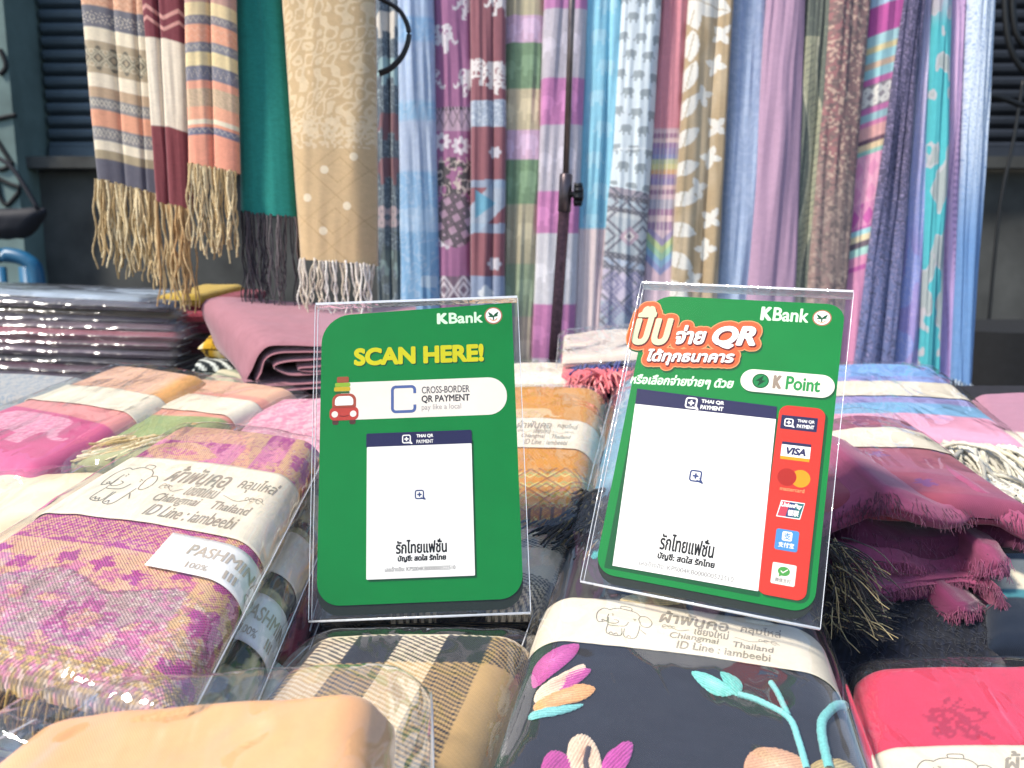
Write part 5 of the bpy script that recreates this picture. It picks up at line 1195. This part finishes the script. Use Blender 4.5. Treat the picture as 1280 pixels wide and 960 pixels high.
# ---- the nearest bag
def c_front(x, y): return mixc(fill(x, H('e6ad74')), H('dd9a60'), ss(-.1, .35, fbm(x*16+y*9, y*12, 4))*.6)
q = quad((-330, 1160), (470, 1160), (488, 850), (50, 878), .05)
pk = folded('wrapped_scarf', 'plain peach orange scarf in a loose crinkled bag, nearest and lowest in the picture', q, .045, c_front, .0012, 'bagged scarves with paper bands', True, dict(side=.016, ef=.01, eb=.014, up=.0085, amp=.0065, fq=22., step=.002, mat=film('loose_film', haze=.03, rough=.05, bump=1., scale=30, dist=.007, gain=2.4)), seed=97, amp=.0042, fq=14., dome=.002, cr=.01, re=.012, nfold=4, grv=.0016)

# ================================================================== the two payment signs
def sign_root(name, label, q):
    o, xa, ya, za = [np.array(v) for v in q]
    t = bpy.data.objects.new(name, None); COL.objects.link(t); t.empty_display_size = .02
    M = Matrix(((xa[0], ya[0], za[0], o[0]), (xa[1], ya[1], za[1], o[1]), (xa[2], ya[2], za[2], o[2]+CZ), (0, 0, 0, 1)))
    t.matrix_world = M; LOC[t.name] = np.zeros(3); tag(t, label, 'sign', 'payment signs in clear stands'); return t
def rr(x0, y0, x1, y1, r, n=8):
    r = (r,)*4 if np.isscalar(r) else r      # bl br tr tl
    P = []
    for (cx, cy), a0, q in (((x0, y0), 180, r[0]), ((x1, y0), 270, r[1]), ((x1, y1), 0, r[2]), ((x0, y1), 90, r[3])):
        ccx = cx+q if cx == x0 else cx-q; ccy = cy+q if cy == y0 else cy-q
        for k in range(n+1):
            a = math.radians(a0+90*k/n); P.append((ccx+q*math.cos(a), ccy+q*math.sin(a)))
    return P
def slab(name, P, z0, z1, mat, parent):
    n = len(P); V = [(x/1000, y/1000, z1/1000) for x, y in P]+[(x/1000, y/1000, z0/1000) for x, y in P]
    return polymesh(name, V, [list(range(n)), list(range(n, 2*n))[::-1]]+[((i+1) % n, i, i+n, (i+1) % n+n) for i in range(n)], mat, parent, local=True)
def circ(cx, cy, r, n=40, ry=None): return [(cx+r*math.cos(a), cy+(ry or r)*math.sin(a)) for a in np.linspace(0, 2*math.pi, n, endpoint=False)]
def ink(name, c): return solid('print_'+name, np.asarray(c)*(1. if np.min(c) > .5 else .74), .62, var=.05, scale=40, spec=.07)
GREEN = ink('green', hx('00903f', .86)); WHITE = ink('white', hx('f6f3ec', .86)); YEL = ink('yellow', hx('e8e01a', .9)); NAVY = ink('navy', hx('2a2b54')); DGREEN = ink('dark_green', hx('0a5a30')); PALE = ink('cream', hx('efe6d8', .86))
BLACK = ink('black', hx('202020')); GREY = ink('grey', hx('a3a09c')); LGREY = ink('soft_grey', hx('b4aaa8')); RED = ink('red', hx('dd3b2c')); ORA = ink('orange', hx('e5683a')); ORL = ink('pale_orange', hx('f3a06a')); LIME = ink('lime', hx('e6efc0', .9))
MINT = ink('mint', hx('d6f2cf', .88)); AMB = ink('amber', hx('f5a21c')); BLU = ink('steel_blue', hx('5f7fc0')); SKYB = ink('sky', hx('4f95d0')); BROWN = ink('dark_maroon', hx('6a1f1c')); GRN2 = ink('leaf_green', hx('4fa24a')); TAUPE = ink('taupe', hx('a2907e'))
def lay(z): return lambda x, y: np.stack([x/1000, y/1000, np.full(np.shape(x), z/1000)], -1)
def text(name, body, box, mat, parent, z, bold=.0, shear=0., rise=0., res=14):
    c = Canvas(box[0]-1.5, box[1]-1.5, box[2]+1.5, box[3]+1.5, res); c.text(body, box, bold, shear, (0, rise)); return printed(name, c, lay(z), mat, parent, local=True)
def emblem(cx, cy, r, z, p):
    e = slab('leaf_emblem', circ(cx, cy, r), z-.05, z, BRN, p)
    slab('emblem_disc', circ(cx, cy, r*.86), z, z+.06, WHITE, e)
    c = Canvas(cx-r, cy-r, cx+r, cy+r, 30)
    for sgn in (-1, 1):
        P = smooth_line(np.array([(0, -.12), (.1, .12), (.38, .34), (.55, .42), (.5, .18), (.3, -.06)])*[sgn*r, r]+[cx, cy], 6, True); c.m |= inpoly(c.X, c.Y, P) > 0
    c.stroke([(cx-.5*r, cy-.08*r), (cx, cy-.14*r), (cx, cy-.45*r)], r*.14); c.stroke([(cx, cy-.14*r), (cx+.45*r, cy-.02*r)], r*.1)
    printed('leaves', c, lay(z+.12), DGREEN, e, True)
    c = Canvas(cx-r, cy-r, cx+r, cy+r, 30); c.stroke([(cx+.5*r*math.cos(a), cy+.58*r*math.sin(a)) for a in np.linspace(3.8, 5.6, 12)], r*.1); printed('emblem_arc', c, lay(z+.12), ORL, e, True)
BRN = ink('terracotta', hx('b9785a'))
def bank_word(x0, y0, x1, y1, z, p):
    w_ = x1-x0
    text('wordmark', 'K', (x0, y0, x0+w_*.24, y1), MINT, p, z, .62); text('wordmark', 'Bank', (x0+w_*.26, y0, x1, y1), MINT, p, z, .3)
def payment_mark(cx, cy, s, z, p, mat, name='payment_mark'):
    """bracketed speech square of the payment scheme"""
    c = Canvas(cx-s, cy-s, cx+s*1.2, cy+s, 24); P = rr(cx-s*.72, cy-s*.72, cx+s*.72, cy+s*.72, s*.3, 5)
    c.stroke(P, s*.22, True); c.stroke([(cx+s*.3, cy-s*.62), (cx+s*1.0, cy-s*.86)], s*.24); c.stroke([(cx+s*.62, cy-s*.3), (cx+s*.98, cy-s*.84)], s*.2)
    for a, b in ((0, 1), (1, 0)): c.stroke([(cx-a*s*.28, cy-b*s*.28), (cx+a*s*.28, cy+b*s*.28)], s*.26)
    return printed(name, c, lay(z), mat, p, True)
def holder(t, W, H0, H1, x0, x1, foot):
    """bent clear acrylic: front sheet, back sheet, top bend and a foot running back"""
    h = bpy.data.objects.new('acrylic_stand', None); COL.objects.link(h); h.parent = t; LOC[h.name] = np.zeros(3)
    bpy.data.objects.remove(h)
    mm = .001
    def box(mb, a, b): mb.box([q*mm for q in a], [q*mm for q in b])
    mb = MB(); box(mb, (x0, H0, 2.2), (x1, H1, 3.2)); h = mb.build('acrylic_stand', ACRYL, t, smooth=False, local=True)
    mb = MB(); box(mb, (x0, H0, -5.2), (x1, H1, -4.)); mb.build('back_sheet', ACRYL, h, smooth=False, local=True)
    mb = MB(); box(mb, (x0, H1+.05, -5.2), (x1, H1+1.5, 3.2)); mb.build('top_bend', ACRYL_EDGE, h, smooth=False, local=True)
    for x in (x0-.35, x1+.05):
        for z0, z1 in ((2.1, 3.3), (-5.3, -3.9)): e = MB(); box(e, (x, H0, z0), (x+.3, H1, z1)); e.build('polished_edge', ACRYL_EDGE, h, smooth=False, local=True)
    # foot: in the stand's frame the level direction backwards
    R = np.array(t.matrix_world)[:3, :3]; bk = R.T@np.array([0, 1., .2]); bk /= np.linalg.norm(bk); up = R.T@np.array([0, -.2, 1.]); up /= np.linalg.norm(up)
    a = np.array([x0, H0-.6, 3.2]); b = np.array([x1, H0-.6, 3.2])
    V = [(p+bk*d+up*u)*mm for u in (0, -1.2) for d in (0, foot) for p in (a, b)]
    polymesh('foot', V, [(0, 1, 3, 2), (4, 6, 7, 5), (2, 3, 7, 6), (0, 2, 6, 4), (1, 5, 7, 3)], ACRYL, h, local=True)
    mb = MB(); mb.tube([(a-[0, .2, 0])*mm, (b-[0, .2, 0])*mm], .0008, 6); mb.build('foot_edge', ACRYL_EDGE, h, local=True)
    # prop from the top bend down to the end of the foot
    T0 = np.array([x0, H1, -5.3]); T1 = np.array([x1, H1, -5.3]); E0 = a+bk*foot; E1 = b+bk*foot; nn = np.cross(T1-T0, E0-T0); nn /= np.linalg.norm(nn)
    V = [p*mm for p in (T0, T1, E1, E0, T0+nn, T1+nn, E1+nn, E0+nn)]
    polymesh('prop_sheet', V, [(0, 1, 2, 3), (7, 6, 5, 4), (0, 4, 5, 1), (1, 5, 6, 2), (2, 6, 7, 3), (3, 7, 4, 0)], ACRYL, h, local=True)

def sign_one():
    W, Hc = 115, 173.7
    t = sign_root('payment_sign', 'green payment sign reading SCAN HERE! in yellow, in a clear acrylic stand', ((-.1085, .4159, -.1849), (.9993, .0145, .0352), (-.038, .3699, .9283), (.0004, -.929, .3701)))
    card = slab('card', [(x, y-4.6*(1-x/W)*(y > 100)) for x, y in rr(0, 0, W, Hc, (13, 13, 1, 17))], 0, .7, GREEN, t)
    slab('dark_backing', rr(0, -5.5, W, 60, (13, 13, 1, 1)), -.7, -.1, ink('backing', hx('27302a')), t)
    z = .78
    bank_word(69.4, 161.6, 97, 168.6, z, card); emblem(103.6, 165.8, 5.4, z, card)
    text('headline_shadow', 'SCAN HERE!', (20.1, 136.6, 97.7, 147.7), DGREEN, card, z, .75); text('headline', 'SCAN HERE!', (19.5, 137.3, 97.1, 148.4), YEL, card, z+.05, .75)
    pill = slab('caption_pill', rr(12, 104.8, 110, 127.4, (2, 11, 11, 2)), .7, z+.02, PALE, card)
    # printed bracket (its code is left out)
    c = Canvas(38, 102, 62, 130, 20); P = rr(42.4, 108.6, 55.6, 123.6, 2, 5)
    c.stroke(P, 1.7, True); c.m &= ~((c.X > 54) & (np.abs(c.Y-116) < 3.4)); printed('scan_bracket', c, lay(z+.1), ink('slate_blue', hx('5a6ea6')), pill, True)
    text('caption', 'CROSS-BORDER', (59.8, 119, 88, 123.2), ink('mid_grey', hx('6a6668')), pill, z+.1, .05); text('caption', 'QR PAYMENT', (59.6, 113, 88, 117.8), ink('dark_grey', hx('4a4648')), pill, z+.1, .12); text('caption', 'pay like a local', (59.6, 108.2, 82.8, 112.4), LGREY, pill, z+.1, .0)
    # little red car with luggage on its roof
    U = 5.2
    car = slab('car_picture', rr(5.5, 99.5+U, 22.5, 107.5+U, 3), .7, z+.12, ink('car_red', hx('c9483c')), card)
    slab('car_cabin', rr(7, 107+U, 21, 115.5+U, (1, 1, 4, 4)), .7, z+.12, ink('car_rust', hx('b5543e')), car); slab('car_window', rr(8.6, 108.4+U, 19.4, 114+U, (1, 1, 3, 3)), z+.12, z+.2, ink('window', hx('dfe3da')), car)
    for x, y, w_, h_, m in ((8, 117, 9.5, 2.6, 'd6b82c'), (8.5, 119.7, 9, 2.4, '9ac03a'), (9.6, 122.2, 7, 3.6, 'a8583a'), (8.6, 115.7, 8.6, 1.2, '3f7a46')): slab('luggage', rr(x, y+U, x+w_, y+h_+U, .8), .7, z+.14, ink('luggage_'+m, hx(m)), car)
    for x in (8.6, 19.4): slab('headlamp', circ(x, 103.2+U, 1.9, 18), z+.12, z+.2, PALE, car)
    for x in (7.2, 17.2): slab('wheel', rr(x, 97+U, x+3.6, 100+U, 1), .7, z+.08, ink('tyre', hx('5a3a34')), car)
    c = Canvas(10, 100+U, 18, 106+U, 20); c.stroke([(11.5, 102.2+U), (14, 101.8+U), (16.6, 102.2+U)], .4); printed('car_grille', c, lay(z+.2), BROWN, car, True)
    slab('panel_shadow', rr(28.6, 12, 89.6, 90, 1), .7, .75, DGREEN, card)
    panel = slab('white_panel', rr(27.6, 13.4, 88.4, 88.2, .6), .75, 1.25, WHITE, card)
    bar = slab('navy_bar', rr(27.2, 88.2, 88.6, 96.2, (.2, .2, 1, 1)), .7, 1.25, NAVY, card)
    payment_mark(50.6, 92.1, 3.1, 1.32, bar, WHITE); text('bar_lettering', 'THAI QR', (56.4, 92.4, 66.2, 94.7), WHITE, bar, 1.32, .12); text('bar_lettering', 'PAYMENT', (56.4, 89.3, 66.2, 91.5), WHITE, bar, 1.32, .1)
    payment_mark(57.8, 59.7, 3.2, 1.32, panel, ink('mark_blue', hx('3a4a7c')))
    text('panel_lettering', 'รักไทยแฟชั่น', (44.2, 26.8, 73, 34.6), BLACK, panel, 1.32, .2); text('panel_lettering', 'บัญชี: สดใส รักไทย', (45.2, 22., 72.4, 26.2), BLACK, panel, 1.32, .2); text('panel_lettering', 'เลขอ้างอิง: KPS004KB000000522510', (38, 17.2, 77.6, 20.), GREY, panel, 1.32, .08)
    holder(t, W, -7, Hc+2, -3.5, 118.5, 55)
sign_one()

def sign_two():
    W, Hc = 115, 177
    t = sign_root('payment_sign', 'green payment sign with a red column of card logos and an orange Thai headline', ((.0461, .421, -.1671), (.9184, -.394, -.0365), (.2331, .464, .8546), (-.3198, -.7934, .5179)))
    card = slab('card', rr(0, 0, W, Hc, (11, 11, 10, 16)), 0, .7, GREEN, t)
    slab('dark_backing', rr(.6, -4.5, W-.4, 60, (12, 12, 1, 1)), -.7, -.1, ink('backing', hx('27302a')), t)
    z = .78
    bank_word(69, 163.8, 96, 173, z, card); emblem(103.2, 167.6, 5.2, z, card)
    # orange headline cloud following its letters
    HEAD = [('ปิ๊บ', (-5.8, 141.2, 18.2, 168.6), .95, .12), ('จ่าย', (21.4, 143.8, 39.4, 157), .55, .15), ('QR', (43., 142.6, 68.4, 158), .95, .2), ('ได้ทุกธนาคาร', (6.2, 128.6, 57.6, 139.6), .42, .15)]
    def head(res=10):
        c = Canvas(-13, 119, 76, 176, res)
        [c.text(a_, b_, o_, h_, (0, .07)) for a_, b_, o_, h_ in HEAD]; return c
    b = head(6); b.grow(3.7); sh = head(6); sh.grow(3.7)
    printed('headline_shadow', sh, lambda x, y: lay(.74)(x+.9, y-1.3), DGREEN, card, True)
    cloud = printed('headline_cloud', b, lay(z+.02), ORL, card, True)
    b2 = head(6); b2.grow(3.0); printed('cloud_inner', b2, lay(z+.06), ORA, cloud, True)
    hs = head(12); hs.grow(.35); printed('headline_relief', hs, lambda x, y: lay(z+.1)(x+.55, y-.8), BROWN, cloud, True)
    def part(f): c = Canvas(-13, 119, 76, 176, 14); f(c); return c
    for k_, (s_, bx, bo, sh_) in enumerate(HEAD): printed('headline', part(lambda c: c.text(s_, bx, bo, sh_, (0, .07))), lay(z+.16), WHITE if k_ else LIME, cloud, True)
    text('subheading', 'หรือเลือกจ่ายง่ายๆ ด้วย', (-1.2, 113.9, 59.6, 122.4), MINT, card, z, .28, .15, .05)
    slab('pill_shadow', rr(63.8, 116.4, 114.6, 130.6, 7), .7, .74, DGREEN, card); pill = slab('caption_pill', rr(63, 117.6, 113.8, 131.6, 7), .7, z+.04, PALE, card)
    d = slab('points_disc', circ(74.2, 124.6, 4.6), z+.04, z+.1, DGREEN, pill); slab('disc_inner', circ(74.2, 124.6, 4.0), z+.1, z+.15, ink('points_green', hx('1a8a4a')), d)
    c = Canvas(69, 119, 79, 130, 24); c.m |= inpoly(c.X, c.Y, [(75.6, 128.2), (71.4, 124.4), (73.6, 124.3), (72.6, 121), (77, 124.9), (74.9, 125)]) > 0; printed('disc_bolt', c, lay(z+.2), ink('bolt', hx('0c4a2a')), d, True)
    text('caption', 'K', (81, 120.6, 85.8, 129), TAUPE, pill, z+.12, .55); text('caption', 'Point', (88, 120.6, 106.4, 129.2), ink('point_green', hx('2f9a4e')), pill, z+.12, .3)
    slab('panel_shadow', rr(5, 3.4, 88.6, 103, 1), .7, .75, DGREEN, card)
    panel = slab('white_panel', [(9.6, 5.4), (87.4, 6.2), (85.2, 102), (4.6, 102.4)], .75, 1.25, WHITE, card)
    bar = slab('navy_bar', [(4.6, 102.4), (85.2, 102), (84.8, 109.6), (4., 112.4)], .7, 1.25, NAVY, card)
    payment_mark(37.4, 106.6, 4.2, 1.32, bar, WHITE); text('bar_lettering', 'THAI QR', (43, 107, 56, 109.6), WHITE, bar, 1.32, .15); text('bar_lettering', 'PAYMENT', (43, 103.4, 56, 106), WHITE, bar, 1.32, .12)
    payment_mark(46.6, 63, 4.2, 1.32, panel, ink('mark_blue', hx('3a4a7c')))
    text('panel_lettering', 'รักไทยแฟชั่น', (33.4, 18.8, 62.6, 28.6), BLACK, panel, 1.32, .2); text('panel_lettering', 'บัญชี: สดใส รักไทย', (33.2, 13.0, 64, 17.8), BLACK, panel, 1.32, .22); text('panel_lettering', 'เลขอ้างอิง: KPS004KB000000522510', (24, 8.4, 74.6, 11.6), GREY, panel, 1.32, .1)
    slab('column_shadow', rr(87.6, 4., 112.2, 109.6, 5), .7, .75, DGREEN, card)
    colm = slab('red_column', rr(86.4, 5.2, 110.6, 111, 5), .75, 1.2, RED, card)
    z = 1.3
    L = slab('card_logo', rr(88, 96.8, 107, 105, .4), 1.2, z, NAVY, colm); payment_mark(92.2, 100.8, 2.9, z+.06, L, WHITE); text('logo_lettering', 'THAI QR', (96.6, 101.2, 105.6, 103.4), WHITE, L, z+.06, .1); text('logo_lettering', 'PAYMENT', (96.6, 98.2, 105.6, 100.4), WHITE, L, z+.06, .08)
    L = slab('card_logo', rr(90, 79.2, 105, 89.4, .2), 1.2, z, WHITE, colm); slab('logo_stripe', rr(90, 87.8, 105, 89.4, .1), z, z+.06, NAVY, L); slab('logo_stripe', rr(90, 79.2, 105, 81, .1), z, z+.06, AMB, L); text('logo_lettering', 'VISA', (92.6, 82.2, 102.8, 86.4), ink('logo_navy', hx('33335e')), L, z+.06, .25, .2)
    L = slab('card_logo', circ(94.6, 69.4, 4.9), 1.2, z, ink('logo_red', hx('b8281c')), colm); slab('logo_disc', circ(101.6, 69.4, 4.9), 1.2, z-.04, AMB, L); text('logo_lettering', 'mastercard', (91.8, 61.6, 104.2, 63.8), ORL, L, z, .05)
    sk = lambda x0, y0, x1, y1, s=1.6: [(x0, y0), (x1, y0), (x1+s, y1), (x0+s, y1)]
    L = slab('card_logo', sk(91.6, 47, 103.6, 56.2), 1.2, z-.03, WHITE, colm); slab('logo_stripe', sk(92.1, 47.5, 96.6, 55.7), z-.03, z, ink('logo_rose', hx('d2485a')), L); slab('logo_stripe', sk(96.2, 47.5, 100.2, 55.7), z-.03, z+.03, ink('logo_blue', hx('2a4478')), L); slab('logo_stripe', sk(99.8, 47.5, 103.2, 55.7), z-.03, z+.06, ink('logo_teal', hx('1f7474')), L)
    text('logo_lettering', 'UnionPay', (93.4, 52, 104, 55.2), WHITE, L, z+.12, .12, .2); text('logo_lettering', '银联', (97.2, 48.2, 102.8, 51.6), WHITE, L, z+.12, .12, .1)
    L = slab('card_logo', rr(92.6, 29.4, 104, 40.6, 1.2), 1.2, z, SKYB, colm); q = slab('logo_square', rr(95.8, 34.6, 100.8, 39.6, 1), z, z+.06, WHITE, L); text('logo_lettering', '支', (96.5, 35.1, 100.3, 39.1), SKYB, L, z+.12, .1); text('logo_lettering', '支付宝', (94.4, 31, 102.2, 33.8), WHITE, L, z+.06, .05)
    L = slab('card_logo', rr(92.8, 11.6, 104.6, 22.6, .8), 1.2, z, PALE, colm); slab('logo_bubble', circ(98.7, 18.6, 3., 30, 2.4), z, z+.06, GRN2, L); slab('bubble_tail', [(96.6, 17.4), (98.2, 16.6), (96.4, 15.4)], z, z+.05, GRN2, L)
    c = Canvas(95, 15, 103, 22, 24); c.stroke([(97.3, 18.6), (98.3, 17.8), (100.4, 19.6)], .5); printed('bubble_tick', c, lay(z+.12), PALE, L, True); text('logo_lettering', '微信支付', (94.8, 12.8, 102.6, 15), GREY, L, z+.06, .05)
    holder(t, W, -6, Hc+7, -6, 118.5, 55)
sign_two()
